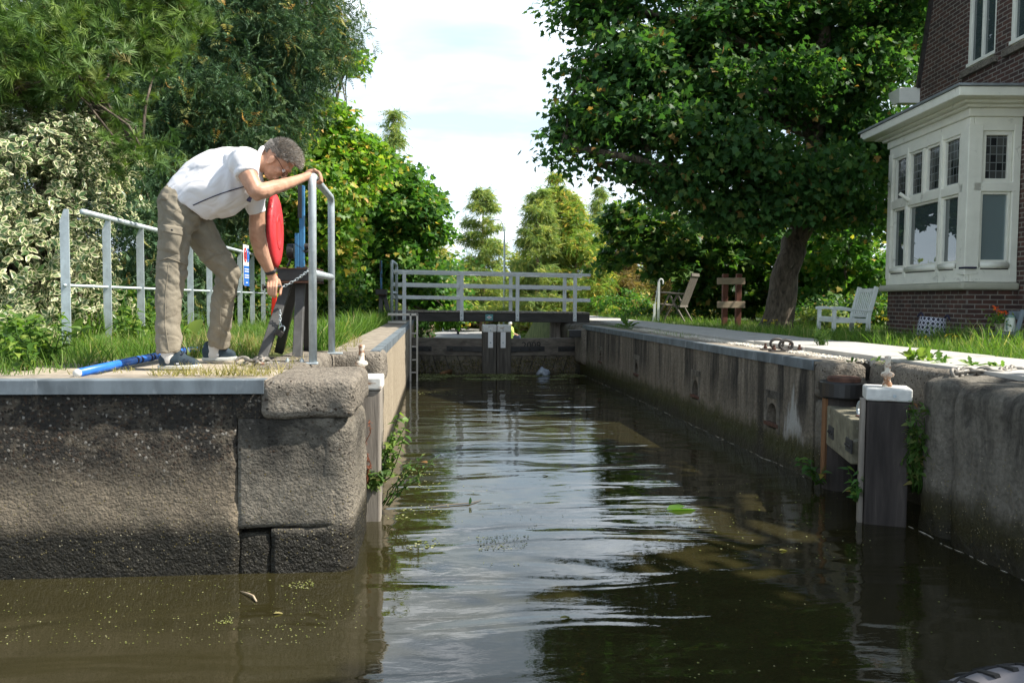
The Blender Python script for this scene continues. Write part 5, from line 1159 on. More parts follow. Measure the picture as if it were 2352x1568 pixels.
a, b = Z(828, 1018, .365), Z(948, 1012, .375); MB().tube([a, b], .0095, 12).build('shaft', M['iron'], pn, smooth=True); MB().tube([a, a + (b - a) * .07], .021, 16).build('head', M['iron'], pn, bevel=.003)
# ------------------------------------------------------------------ trees and plants
def wob(a, b, n, k):
    a, b = Vector(a), Vector(b); L = (b - a).length
    return [a.lerp(b, t) + Vector(RNG.normal(size=3)) * k * L * math.sin(math.pi * t) for t in np.linspace(0, 1, n)]
def tree(name, label, cat, trunk, r0, blobs, n, leaf, tmpl, lm, bark, group=None, csize=.5, sub=None, wts=None, per=4, twig=.008, up=.8, hang=.35, flat=.6, inner=.5, spread=.7):
    tk = [Vector(p) for p in trunk]; t = thing(name, tk[0], label, cat, group)
    pos, cen, idx = clumps(blobs, n, csize, flat, inner, wts, sub)
    allc = np.mean([b[0] for b in blobs], 0); out = norm(pos - allc)
    scatter('crown', *tmpl, pos, leaf_frames(pos, out, up, spread, hang), leaf * RNG.uniform(.6, 1.2, n), lm, t)
    mb = MB(); m = len(tk); fine = []
    for a, b in zip(tk, tk[1:]): fine += wob(a, b, 7, .03)[:-1]
    fine.append(tk[-1]); k = len(fine); nv0 = len(mb.v); mb.tube(fine, [r0 * ((1.35 if i == 0 else 1) - .72 * (i / (k - 1)) ** .8) for i in range(k)], 20)
    if r0 > .1:
        tv_ = np.array(mb.v[nv0:]); tv_ += (vnoise(tv_, 5, 3)[:, None] * r0 * .5 + vnoise(tv_ * [1, 1, .35], 14, 4)[:, None] * r0 * .25) * np.array([1, 1, .1]); mb.v[nv0:] = [tuple(q) for q in tv_]
    hubs = [Vector(b[0]) for b in blobs]; cv = [Vector(c) for c in cen]
    for h in hubs:
        j = min(range(max(1, k // 3), k), key=lambda i: (fine[i] - h).length + .5 * max(0, fine[i].z - h.z + .4)); a = fine[j]; L = (h - a).length; rb = min(r0 * .38, .02 + L * .02)
        mb.tube(wob(a, h, 6, .06), [rb * (1 - .6 * i / 5) for i in range(6)], 7)
        near = sorted(cv, key=lambda c: (c - h).length)[:24]; random.shuffle(near)
        for c in near[:per]: mb.tube(wob(h, c, 4, .08), [rb * .4, rb * .3, twig * 1.5, twig], 5)
    mb.build('trunk', bark, t, smooth=True); return t
B = blob
# unseen tree added on the near right bank, crown spread to shade the water
s0 = Vector((7.6, .6, .9))
tree('added_shade_tree', 'unseen tree added on the near right bank to shade the water', 'tree', [s0, s0 + Vector((-.1, 0, 2)), s0 + Vector((-.3, .2, 4))], .18, [(np.array((7.2, .4, 4.6)), np.array((1.5, 1.5, 1.4))), (np.array((6.2, 1.0, 5.6)), np.array((1.4, 1.4, 1.2))), (np.array((7.6, 1.6, 6.2)), np.array((1.5, 1.3, 1.3))), (np.array((6.4, -.6, 5.6)), np.array((1.4, 1.3, 1.2))), (np.array((5.8, 2.9, 5.6)), np.array((.8, 1.1, .6))), (np.array((6.0, 4.4, 5.9)), np.array((.75, 1.0, .5))), (np.array((6.3, 5.5, 6.0)), np.array((.65, .9, .45))), (np.array((6.3, 6.3, 6.1)), np.array((.4, .45, .4))), (np.array((5.75, 5.9, 6.3)), np.array((.4, .5, .4)))], 13000, .2, MAPLE, M['maple_mid'], M['bark'], None, .6, 120)
# big dark maple on the right bank
mp = [P(1783, 752, 14.45), P(1800, 640, 14.45), P(1845, 520, 14.45), P(1870, 380, 14.4), P(1885, 200, 14.3), P(1890, 0, 14.2), P(1880, -160, 14.2)]
mp[0].z = .85
bl = [B(1385, 260, 12.6, 70, 70, .9), B(1330, 300, 12.3, 44, 28, .5), B(1292, 335, 12.0, 22, 12, .3), B(1305, 262, 12.2, 22, 14, .3), B(1375, 375, 12.5, 40, 14, .4), B(1440, 150, 12.8, 90, 70, 1.1), B(1350, 60, 13, 36, 24, .5), B(1325, 12, 13, 26, 12, .4), B(1400, 10, 13, 60, 30, .7), B(1350, 175, 12.8, 36, 26, .5),
      B(1500, 290, 12.8, 110, 60, 1.1), B(1560, 90, 13.6, 110, 70, 1.3), B(1620, 210, 13.2, 110, 60, 1.2), B(1700, 60, 14, 110, 70, 1.4), B(1690, 350, 13.0, 120, 60, 1.2), B(1790, 200, 13.8, 110, 70, 1.3), B(1840, 50, 14.6, 120, 60, 1.5), B(1850, 420, 12.8, 120, 70, .9), B(1950, 180, 14.8, 110, 80, 1.4), B(1970, 330, 14.4, 120, 90, 1.3), B(2040, 60, 14.8, 100, 100, 1.4), B(1560, 425, 13, 90, 34, .7), B(1460, 400, 12.8, 46, 16, .4), B(1720, 500, 13.2, 90, 44, .8), B(1640, 470, 13.2, 60, 30, .6), B(2030, 470, 14.4, 40, 90, .7), B(1930, 480, 13.4, 60, 50, .7),
      B(1540, -110, 13.4, 150, 100, 1.6), B(1740, -150, 14.2, 200, 120, 2), B(1950, -130, 14.8, 180, 120, 2), B(1800, -330, 14.5, 260, 130, 2.2)]
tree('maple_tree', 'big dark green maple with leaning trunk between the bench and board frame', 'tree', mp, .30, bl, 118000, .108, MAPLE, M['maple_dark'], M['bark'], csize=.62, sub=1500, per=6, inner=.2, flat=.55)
sh_ = MB(); 
# maple in its shade
u0 = P(1625, 735, 21.0); u0.z = .9
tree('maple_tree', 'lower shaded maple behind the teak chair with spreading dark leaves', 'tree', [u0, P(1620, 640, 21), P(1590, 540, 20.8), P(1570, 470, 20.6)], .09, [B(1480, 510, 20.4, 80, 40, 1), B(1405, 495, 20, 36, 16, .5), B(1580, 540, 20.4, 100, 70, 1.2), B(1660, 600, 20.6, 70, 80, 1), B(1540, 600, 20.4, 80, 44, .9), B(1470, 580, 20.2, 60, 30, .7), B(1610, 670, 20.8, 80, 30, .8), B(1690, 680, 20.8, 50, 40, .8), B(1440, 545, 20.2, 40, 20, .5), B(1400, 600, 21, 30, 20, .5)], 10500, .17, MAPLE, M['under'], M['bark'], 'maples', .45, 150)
# thicket behind house and trunk: single young maples
for i, (x, y0, Y, lab, bs) in enumerate((
    (1945, 735, 18.5, 'thin trunked young maple between the big leaning trunk and the bay window', [(1940, 470, 75, 80), (1990, 540, 60, 80), (1900, 560, 60, 70), (1950, 640, 80, 70), (2010, 660, 45, 60), (1900, 680, 60, 45)]),
    (1860, 738, 20.5, 'young maple glowing green close behind the big leaning trunk', [(1860, 600, 60, 60), (1820, 650, 60, 60), (1890, 690, 60, 40), (1740, 560, 50, 50)]),
    (1730, 735, 21.5, 'young maple behind the frame of red posts', [(1720, 560, 60, 60), (1700, 640, 60, 60), (1760, 680, 60, 50), (1680, 690, 40, 40)]))):
    b0 = P(x, y0, Y); b0.z = .9
    tree('young_maple', lab, 'tree', [b0, P(x - 4, y0 - 110, Y), P(x + 4, y0 - 230, Y)], .055, [B(a, b, Y, c, d, .9) for a, b, c, d in bs], 4200, .17, MAPLE, M['maple_mid'], M['bark'], 'maples', .45, 80)
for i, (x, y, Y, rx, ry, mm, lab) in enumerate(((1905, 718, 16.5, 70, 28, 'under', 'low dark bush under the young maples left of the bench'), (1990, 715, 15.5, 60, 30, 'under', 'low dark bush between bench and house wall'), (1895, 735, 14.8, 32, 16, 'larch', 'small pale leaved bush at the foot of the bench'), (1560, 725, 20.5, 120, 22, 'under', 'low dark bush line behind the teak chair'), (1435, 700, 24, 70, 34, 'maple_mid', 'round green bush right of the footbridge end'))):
    c = B(x, y, Y, rx, ry, .6); b0 = Vector(c[0]); b0.z = .9
    tree('bush', lab, 'bush', [b0, b0 + Vector((0, 0, .25))], .02, [c], 1700, .11, OVAL, M[mm], M['bark'], 'low bushes', .25, 50)
# left bank: maples in the sun
l0 = P(700, 722, 15.5); l0.z = .95
tree('maple_tree', 'sunlit yellow green maple on the left bank behind the man\'s head', 'tree', [l0, P(705, 600, 15.8), P(715, 480, 16), P(720, 380, 16)], .12,
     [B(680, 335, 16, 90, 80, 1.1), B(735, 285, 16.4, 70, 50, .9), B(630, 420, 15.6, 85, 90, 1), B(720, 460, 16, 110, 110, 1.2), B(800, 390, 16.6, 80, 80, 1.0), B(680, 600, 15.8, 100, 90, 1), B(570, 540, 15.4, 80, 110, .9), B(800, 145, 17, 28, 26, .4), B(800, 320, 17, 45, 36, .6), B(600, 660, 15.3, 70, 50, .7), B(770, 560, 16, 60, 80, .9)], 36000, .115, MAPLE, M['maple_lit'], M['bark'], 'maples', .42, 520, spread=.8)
l0 = P(850, 728, 20.5); l0.z = .95
tree('maple_tree', 'deep green maple on the left bank spreading over the footbridge end', 'tree', [l0, P(835, 640, 20.5), P(850, 560, 20.3), P(880, 470, 20.2)], .14,
     [B(880, 470, 20, 120, 100, 1.6), B(975, 462, 19.8, 46, 30, .8), B(910, 600, 20, 100, 70, 1.2), B(820, 640, 19.6, 90, 60, 1.1), B(985, 525, 19.8, 42, 30, .7), B(850, 385, 20, 70, 40, 1.0), B(920, 420, 20, 40, 28, .7), B(830, 530, 19.8, 90, 90, 1.3), B(800, 690, 20, 70, 36, .7), B(960, 640, 20.2, 60, 40, .8), B(990, 690, 21, 50, 30, .7), B(1010, 725, 20.4, 55, 14, .6)], 27000, .145, MAPLE, M['maple_mid'], M['bark'], 'maples', .48, 380)
# dark weeping cypress
c0 = P(430, 735, 12.6); c0.z = .95
tree('cypress_tree', 'dark blue green weeping cypress towering behind the man', 'tree', [c0, P(440, 560, 12.8), P(450, 350, 13), P(480, 120, 13.2), P(500, -160, 13.2)], .2,
     [B(400, 250, 12.2, 110, 110, 1.1), B(480, 110, 12.6, 150, 110, 1.4), B(610, 80, 12.8, 110, 90, 1.2), B(715, 130, 12.8, 55, 80, .8), B(785, 85, 12.9, 34, 16, .3), B(760, 40, 12.9, 30, 40, .5), B(570, 270, 12.4, 120, 90, 1.1), B(650, 220, 12.8, 70, 60, .8), B(345, 500, 11.2, 55, 120, .6), B(400, 420, 11.8, 70, 90, .8), B(335, 680, 11, 60, 80, .5), B(560, -80, 13, 240, 120, 1.7), B(440, 620, 12.6, 60, 100, .6), B(520, 430, 13.2, 90, 90, .8), B(330, 330, 12, 60, 80, .8)], 36000, .2, SPRAY, M['cypress'], M['bark'], None, .5, 420, per=6, up=.5, hang=1.3, flat=1.2, spread=.9, inner=.45, twig=.006)
c0 = P(120, 735, 14.5); c0.z = .95
tree('cypress_tree', 'dark cypress filling the gap behind the pine at the far left', 'tree', [c0, P(125, 400, 14.6), P(130, 100, 14.6), P(140, -250, 14.6)], .2, [B(60, 120, 14, 150, 130, 1.4), B(220, 60, 14.2, 140, 130, 1.4), B(150, -100, 14.4, 240, 130, 1.8), B(290, 220, 13.8, 90, 120, 1), B(100, 330, 14, 170, 150, 1.4), B(250, 450, 13, 110, 150, 1), B(-150, 200, 14, 170, 300, 1.6), B(200, 650, 13, 150, 110, .8)], 17000, .23, SPRAY, M['cypress'], M['bark'], None, .55, 260, per=5, up=.5, hang=1.3, flat=1.2, spread=.9, inner=.45, twig=.006)
# pine
p0 = P(40, 735, 9.2); p0.z = .95
tree('pine_tree', 'green pine with long needles reaching in at the top left', 'tree', [p0, P(75, 520, 9), P(125, 330, 8.6), P(170, 200, 8.4), P(200, 40, 8.3)], .11,
     [B(50, 90, 7.4, 120, 80, .6), B(200, 60, 7.7, 130, 70, .6), B(350, 70, 8.2, 90, 55, .6), B(120, 175, 7.3, 100, 40, .5), B(420, 30, 8.6, 50, 35, .5), B(290, 150, 8, 70, 35, .4), B(250, -80, 8.3, 260, 70, .9), B(325, 345, 7.6, 26, 14, .2), B(250, 265, 7.6, 34, 20, .25), B(30, 210, 7.2, 70, 26, .3), B(-80, 150, 7.6, 120, 120, .8), B(225, 195, 7.5, 60, 24, .3)], 3000, .13, TUFT, M['pine'], M['bark'], None, .42, 260, per=7, up=.2, hang=-.4, inner=.3, twig=.007)
# variegated shrub
v0 = P(70, 800, 7.6); v0.z = .95
def oval_edge():
    v, t = OVAL; return np.array([0.0] + [1.0] * (len(v) - 1))
vb = [B(60, 420, 7.4, 140, 120, .6), B(130, 350, 7.6, 110, 70, .6), B(235, 330, 8.5, 65, 40, .3), B(40, 620, 7.2, 130, 130, .6), B(140, 560, 7.7, 90, 120, .45), B(180, 690, 7.9, 60, 80, .3), B(60, 735, 7.0, 110, 60, .45), B(245, 450, 8.3, 46, 50, .25), B(-120, 480, 7.4, 110, 240, .6), B(205, 600, 8.1, 40, 36, .25), B(20, 290, 7.8, 90, 50, .5), B(290, 360, 8.6, 26, 20, .2)]
vt = thing('variegated_shrub', v0, 'cream and green variegated shrub swallowing the near end of the fence', 'shrub')
pos, cen, idx = clumps(vb, 3300, .26, .8, .55, None, 300); per = 7
axis = norm(norm(pos - np.mean([b[0] for b in vb], 0)) * .6 + np.array([.25, -.45, .5]) + RNG.normal(size=pos.shape) * .45)
pp = np.repeat(pos, per, 0); aa = np.repeat(axis, per, 0); n = len(pp); rv = norm(np.cross(aa, RNG.normal(size=(n, 3)))); lv = np.tile(np.linspace(0, 1, per), len(pos))[:, None]
tan = rv * (1 - .35 * lv) + aa * (.15 + .9 * lv); pp = pp + aa * (lv * .07 - .03) + rv * .008
scatter('foliage', *OVAL, pp, frames(aa - rv * .2 + RNG.normal(size=(n, 3)) * .15, tan), RNG.uniform(.045, .082, n), M['varieg'], vt, {'edge': oval_edge()})
mb = MB()
for c in cen[::3]: mb.tube(wob(v0 + Vector(RNG.normal(size=3)) * .15, c, 5, .06), [.018, .014, .01, .006, .003], 6)
mb.build('stems', M['bark'], vt, smooth=True)
# hedge filling the shade behind fence
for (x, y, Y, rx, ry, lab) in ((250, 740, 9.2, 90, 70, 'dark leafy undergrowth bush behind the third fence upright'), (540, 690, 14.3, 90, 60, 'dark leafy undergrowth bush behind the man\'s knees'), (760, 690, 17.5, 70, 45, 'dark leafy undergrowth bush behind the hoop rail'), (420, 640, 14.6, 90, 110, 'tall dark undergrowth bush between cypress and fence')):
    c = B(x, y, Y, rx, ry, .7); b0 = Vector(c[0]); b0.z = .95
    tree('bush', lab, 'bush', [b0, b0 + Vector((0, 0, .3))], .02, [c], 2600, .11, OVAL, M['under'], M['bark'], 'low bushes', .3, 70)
# conifers beyond the bridge
def conifer(lab, x, yt, Y, half, n, lm, zb=-1.0, group='conifers beyond the footbridge', bark='bark_red', name='redwood_tree', size=.55):
    top = P(x, yt, Y); H = top.z - zb; k = 1 / pxm(top); rmax = half * k; t = thing(name, (top.x, Y, zb), lab, 'tree', group)
    nb = int(H * 11); hs_ = 1 - RNG.random(nb) ** .8 * .97; az = RNG.random(nb) * 6.2832
    rb = rmax * (1 - hs_) ** .62 * RNG.uniform(.45, 1.1, nb) + .12; z0 = zb + hs_ * H
    bi = RNG.integers(0, nb, n); u = RNG.random(n) ** .6; R0 = rb[bi] * u
    pos = np.stack([top.x + np.cos(az[bi]) * R0, Y + np.sin(az[bi]) * R0, z0[bi] + .22 * R0 - .1 * R0 ** 2 / np.maximum(rb[bi], .2)], 1) + RNG.normal(size=(n, 3)) * [.12, .12, .09]
    keep = pos[:, 2] > zb + 1.1; pos = pos[keep]; o = np.stack([np.cos(az[bi]), np.sin(az[bi]), 0 * u], 1)[keep]
    scatter('crown', *FEATHER, pos, leaf_frames(pos, o, .8, .5, .35), RNG.uniform(.5, 1.15, len(pos)) * size, lm, t)
    mb = MB(); mb.tube([(top.x, Y, zb - .1), (top.x, Y, zb + H * .5), (top.x, Y, zb + H * .97)], [.018 * H + .05, .01 * H + .03, .012], 9)
    for i in range(0, nb, 2): mb.tube([(top.x, Y, z0[i]), (top.x + math.cos(az[i]) * rb[i] * .8, Y + math.sin(az[i]) * rb[i] * .8, z0[i] + .15 * rb[i])], [.025, .008], 4)
    mb.build('trunk', M[bark], t, smooth=True); return t
conifer('slender conifer with bare spire beside the street lamp', 1110, 436, 62, 105, 6000, M['larch'], size=.8)
conifer('tallest feathery conifer in the middle behind the footbridge', 1283, 400, 54, 120, 9000, M['redwood'], size=.8)
conifer('feathery conifer standing just left of the tallest one', 1238, 428, 51, 95, 6400, M['larch'], size=.75)
conifer('broad feathery conifer just right of the tallest one', 1325, 470, 52, 118, 8000, M['redwood'], size=.8)
conifer('far thin conifer peeping left of the maple crown', 1378, 432, 72, 46, 2600, M['larch'], size=.9)
conifer('brownish conifer right of the footbridge end', 1440, 545, 46, 74, 4200, M['russet'], size=.75)
conifer('yellowish short conifer above the right end of the footbridge', 1372, 590, 44, 78, 4400, M['redwood'], size=.6)
conifer('pale far conifer rising behind the left maples', 905, 238, 50, 44, 2600, M['larch'], size=.75)
conifer('reddish conifer half hidden behind the shaded maple', 1545, 470, 50, 66, 3400, M['russet'], size=.8)
# ---- far wood closing the horizon
pos = []; rg = np.random.default_rng(11)
for i in range(110):
    a = rg.uniform(-.62, .75) if i < 70 else rg.uniform(-.12, .2); dist = rg.uniform(60, 120); h_ = rg.uniform(3.0, 6.5) * dist / 80 * (1.3 if abs(a) > .2 else .8); c = np.array([math.sin(a) * dist, math.cos(a) * dist, h_ * .45]); m = 420
    q = norm(rg.normal(size=(m, 3))) * rg.uniform(.5, 1, (m, 1)) * [h_ * .7, h_ * .5, h_ * .55] + c; pos.append(q)
pos = np.concatenate(pos); pos[:, 2] = np.abs(pos[:, 2]) - 1; n = len(pos)
tag(scatter('far_wood', *OVAL, pos, leaf_frames(pos, norm(RNG.normal(size=(n, 3)))), RNG.uniform(.7, 1.4, n), M['far'], None), 'distant pale green trees along the horizon', 'wood', kind='stuff')
for i, (x, y, Y, rx_, ry_, lab) in enumerate(((1085, 660, 78, 46, 50, 'pale round tree far behind the slender conifer'), (1155, 672, 84, 40, 44, 'pale round tree far behind the foot of the street lamp'), (1205, 640, 70, 46, 60, 'pale tree filling the gap left of the tall conifers'), (1405, 650, 62, 46, 66, 'olive tree filling the gap right of the tall conifers'), (1020, 640, 66, 50, 66, 'pale tree far behind the left end of the bridge railing'))):
    b0 = P(x, 720, Y); b0.z = -1; tree('far_tree', lab, 'tree', [b0, P(x, 700, Y), P(x, y, Y)], .2, [B(x, y, Y, rx_, ry_, 2), B(x + rx_ * .5, y + ry_ * .5, Y, rx_ * .7, ry_ * .5, 1.6), B(x - rx_ * .5, y + ry_ * .6, Y, rx_ * .7, ry_ * .5, 1.6)], 3200, .45, OVAL, M['far'], M['bark'], 'far pale trees', 1.3, 90)
# willow like pale tree at the road
w0 = Vector((-1.4, 36, -1))
tree('roadside_tree', 'pale yellowish tree standing behind the left end of the footbridge', 'tree', [w0, w0 + Vector((.1, 0, 2)), P(985, 600, 36)], .14, [B(975, 590, 36, 50, 45, 1.2), B(1005, 650, 36, 50, 34, 1.1), B(955, 660, 36, 46, 44, 1), B(1040, 695, 38, 40, 20, 1)], 4800, .24, OVAL, M['far'], M['bark'], None, .6, 90)
# ------------------------------------------------------------------ things on the road beyond the gates
rt_ = G(987, 782, -1)
tr2 = thing('roadside_tree', rt_, 'short pale tree trunk at the roadside seen under the bridge', 'tree')
MB().tube([rt_, rt_ + Vector((.05, 0, .8)), rt_ + Vector((0, 0, 1.6)), rt_ + Vector((-.2, 0, 3.6))], [.3, .25, .22, .16], 12).build('trunk', M['bark_red'], tr2, smooth=True)
pos = np.array(rt_) + RNG.normal(size=(1400, 3)) * [1.2, .7, .7] + [0, 0, 3.6]; scatter('crown', *MAPLE, pos, leaf_frames(pos, norm(RNG.normal(size=(1400, 3)))), RNG.uniform(.2, .3, 1400), M['maple_mid'], tr2)
iv = P(968, 765, 22); iv.z = .1; t = thing('ivy_bush', iv, 'dark ivy bush at the left end of the closed gates', 'bush')
pos = np.array(iv) + np.clip(RNG.normal(size=(1300, 3)), -2, 2) * [.2, .4, .5] + [0, 0, .75]; scatter('foliage', *OVAL, pos, leaf_frames(pos, norm(RNG.normal(size=(1300, 3)))), RNG.uniform(.07, .12, 1300), M['ivy'], t)
mb = MB(); mb.tube([iv, iv + Vector((0, 0, 1.2))], [.05, .02], 6); mb.build('stem', M['bark'], t)
for i, (x, y0, y1, lab) in enumerate(((1075, 757, 728, 'yellow bollard by the road, left of the two'), (1135, 754, 728, 'yellow bollard by the road, behind the white gate caps'))):
    p = G(x, y0, -1); h_ = P(x, y1, p.y).z + 1; b_ = thing('bollard', p, lab, 'bollard', 'yellow bollards')
    MB().lathe(p, [(.2, .3), (.22, .35), (.22, h_ - .05), (.16, h_)], 14).build('sleeve', M['yellow'], b_, smooth=False); MB().lathe(p, [(.08, 0), (.08, .32)], 10).build('stem', M['iron'], b_)
for i, (x, w_, Y, lab) in enumerate(((1000, 3.6, 62, 'low white rail fence left of the scooter'), (1135, 4.4, 80, 'low white rail fence across the road end'), (1215, 5.0, 66, 'low white rail fence among the conifer trunks'))):
    p = P(x, 750, Y); p.z = -1; f = thing('rail_fence', p, lab, 'fence', 'white rail fences')
    for k in range(4): MB().box(p + Vector((-w_ / 2 + k * w_ / 3, 0, .5)), (.14, .14, 1.0)).build('post', M['white_paint'], f, bevel=.01)
    for z in (.45, .85): MB().box(p + Vector((0, 0, z)), (w_, .05, .12)).build('rail', M['white_paint'], f)
def small_person(label, p, top, pose):
    t = thing('person', p, label, 'person'); mb = MB(); c = Vector(p)
    if pose == 'ride':
        hp_ = c + Vector((0, 0, .82)); nk = c + Vector((.04, .12, 1.38)); legs = [(hp_ + Vector((s * .1, 0, 0)), c + Vector((s * .17, .38, .62)), c + Vector((s * .15, .32, .22))) for s in (-1, 1)]; arms = [(nk + Vector((s * .2, 0, -.06)), c + Vector((s * .28, .22, 1.1)), c + Vector((s * .27, .5, 1.02))) for s in (-1, 1)]
    else:
        hp_ = c + Vector((0, 0, .42)); nk = c + Vector((-.06, -.02, .92)); legs = [(hp_ + Vector((s * .1, 0, 0)), c + Vector((.42, s * .12, .46)), c + Vector((.5, s * .12, .06))) for s in (-1, 1)]; arms = [(nk + Vector((0, s * .19, -.06)), c + Vector((.12, s * .22, .62)), c + Vector((.36, s * .12, .52))) for s in (-1, 1)]
    mb.cap(hp_, .15, hp_.lerp(nk, .8), .17); mb.cap(nk - Vector((0, 0, .05)), .06, nk + Vector((0, 0, .1)), .055); hd = nk + Vector((.01, .02, .22)); mb.ell(hd, (.085, .1, .12)); mb.ell(hd + Vector((0, .1, -.02)), (.015, .02, .02)); 
    for s in (-1, 1): mb.ell(hd + Vector((s * .088, 0, -.01)), (.012, .02, .03))
    for a, b, e in arms: mb.cap(a, .055, b, .045); mb.cap(b, .045, e, .034); mb.cap(e, .036, e + (e - b).normalized() * .1, .024)
    for a, b, e in legs: mb.cap(a, .09, b, .07); mb.cap(b, .068, e, .045); mb.cap(e, .045, e + Vector((.02, .14, -.04)), .035)
    m_ = remeshed(mb, .014, 2); m_.name = 'body'; fin(m_, 'body', M['skin'], t, True)
    ms = MB(); ms.cap(hp_ + Vector((0, 0, .02)), .175, hp_.lerp(nk, .82), .195)
    for a, b, e in arms: ms.cap(a, .075, a.lerp(b, .8), .062)
    m_ = remeshed(ms, .014, 3); fin(m_, 'shirt', top, t, True)
    ml = MB(); ml.cap(hp_ - Vector((.1, 0, 0)), .13, hp_ + Vector((.1, 0, 0)), .13)
    for a, b, e in legs: ml.cap(a, .105, b, .085); ml.cap(b, .083, b.lerp(e, .85), .062)
    m_ = remeshed(ml, .014, 3); fin(m_, 'trousers', M['denim'], t, True)
    MB().ell(hd + Vector((-.005, -.02, .035)), (.095, .1, .1)).build('hair', M['white' if pose != 'ride' else 'black'], t, smooth=True); return t
sp = G(1052, 767, -.99)
sc_ = thing('scooter', sp, 'dark motor scooter on the road seen under the footbridge', 'scooter')
for y in (-.55, .65): MB().lathe(sp + Vector((0, y, .23)), [(.1, -.06), (.2, -.07), (.235, -.03), (.235, .03), (.2, .07), (.1, .06)], 20, Matrix.Rotation(R(90), 3, 'Y')).build('wheel', M['blackrub'], sc_, smooth=True)
MB().prism([sp + Vector((-.14, y, z)) for y, z in ((-.75, .5), (-.7, .72), (-.1, .78), (.1, .45), (.35, .3), (.35, .25), (-.1, .24), (-.5, .35))], (.28, 0, 0)).build('body', M['black'], sc_, bevel=.04)
MB().box(sp + Vector((0, -.32, .8)), (.28, .7, .1)).build('saddle', M['blackrub'], sc_, bevel=.03); MB().prism([sp + Vector((-.2, y, z)) for y, z in ((.38, .3), (.5, .95), (.56, .95), (.46, .28))], (.4, 0, 0)).build('front_shield', M['iron'], sc_, bevel=.02)
MB().tube([sp + Vector((0, .65, .25)), sp + Vector((0, .5, 1.0))], .03, 8).tube([sp + Vector((-.32, .45, 1.02)), sp + Vector((0, .5, 1.02)), sp + Vector((.32, .45, 1.02))], .018, 8).build('handlebar', M['iron'], sc_)
MB().box(sp + Vector((-.0, -.79, .62)), (.2, .02, .12)).build('number_plate', M['white'], sc_); MB().box(sp + Vector((0, -.77, .76)), (.16, .04, .06)).build('tail_lamp', M['sign_red'], sc_)
MB().tube([sp + Vector((.2, -.75, .32)), sp + Vector((.2, -.1, .28))], .045, 10).build('exhaust', M['iron'], sc_)
small_person('rider in dark clothes sitting on the scooter, seen from behind', sp + Vector((0, -.15, 0)), M['black'], 'ride')
q = P(1174, 776, 43); q.z = -.99; small_person('white haired person in a lime green top sitting beyond the gates', q, M['lime'], 'sit')
MB_ = MB().box(q + Vector((-.02, 0, .19)), (.5, .42, .08)); st_ = thing('stool', q, 'low wooden stool under the person in the lime top', 'stool'); MB_.build('seat', M['oak_grey'], st_)
for sx in (-.2, .18):
    for sy in (-.16, .16): MB().box(q + Vector((sx, sy, .08)), (.05, .05, .16)).build('leg', M['oak_grey'], st_)
lp = P(1158, 700, 55); lp.z = -1; lt = P(1158, 520, 55)
la = thing('street_lamp', lp, 'tall curved grey street lamp behind the slender conifer', 'street lamp')
tip = P(1134, 504, 55); MB().tube([lp, (lp.x, 55, 3), (lp.x - .02, 55, lt.z - .4), (lp.x - .12, 55, lt.z + .15), (lp.x - .3, 55, tip.z - .02), (tip.x, 55, tip.z)], [.09, .08, .06, .055, .05, .045], 10).build('pole', M['galv'], la, smooth=True)
MB().box((tip.x - .05, 55, tip.z - .02), (.5, .16, .09)).build('lamp_head', M['galv'], la, bevel=.03)

# ------------------------------------------------------------------ grass
def grass(name, reg, n, h, m, dens=None, wr=.05, zf=None, lean=.35):
    x = RNG.uniform(reg[0], reg[1], n); u = RNG.random(n); y = reg[2] * (reg[3] / reg[2]) ** u if reg[2] > 0 else reg[2] + (reg[3] - reg[2]) * u
    if dens is not None: k = dens(x, y); x, y = x[k], y[k]
    z = zf(x, y) if zf else np.full(len(x), .98); n = len(x); p = np.stack([x, y, z], 1)
    hh = h * RNG.uniform(.45, 1.25, n) * (1 + 1.1 * vnoise(p, 1.4, 2)); up_ = norm(np.array([0, 0, 1]) + RNG.normal(size=(n, 3)) * [lean, lean, .05])
    fr = frames(np.cross(up_, RNG.normal(size=(n, 3))), up_); sc = np.stack([np.maximum(.0045, hh * wr), hh, hh], 1)
    return tag(scatter(name, *BLADE, p, fr, sc, m, None, rnd=np.clip(RNG.normal(.5, .25, n) + .5 * vnoise(p, .8, 5), 0, 1)), kind='stuff')
nz = lambda x, y, s=1.1, k=0: vnoise(np.stack([x, y, 0 * x + .5], 1), s, k)
gz = lambda x, y: np.full(len(x), .983)
grass('grass', (-2.85, -.86, 5.9, 23), 19000, .1, M['grass'], lambda x, y: (x < -1.25 + .5 * nz(x, y)) | (y > 6.9), zf=gz)
grass('grass', (-4.2, -1.9, 4.38, 7.2), 5200, .13, M['grass'], lambda x, y: x < -2.05 + .14 * (y - 5) + .3 * nz(x, y, 1.5), zf=gz)
grass('grass', (-1.1, -.86, 6.7, 20), 2600, .22, M['grass'], zf=gz)
grass('grass', (-9, -2.85, 6, 22), 6000, .28, M['grass'], zf=gz)
grass('dry_grass', (-2.3, -.85, 4.36, 5.9), 1700, .05, M['drygrass'], lambda x, y: (nz(x, y, 2.6, 3) > .12) & ~((x > -1.72) & (x < -.98) & (y > 4.5)), zf=lambda x, y: np.full(len(x), .99), lean=.7, wr=.05)
grass('dry_grass', (-1.5, -.9, 4.3, 4.5), 420, .05, M['drygrass'], lambda x, y: nz(x, y, 4, 3) > -.05, zf=lambda x, y: np.full(len(x), 1.0), lean=.6)
grass('dry_grass', (-2.6, -.9, 5.6, 8), 3000, .12, M['drygrass'], lambda x, y: nz(x, y, 1.5, 8) > 0, zf=gz, lean=.6)
grass('dry_grass', (-.84, -.7, 6.5, 8), 160, .09, M['drygrass'], lambda x, y: nz(x, y, 3, 8) > .05, zf=lambda x, y: np.full(len(x), .99), lean=.6)
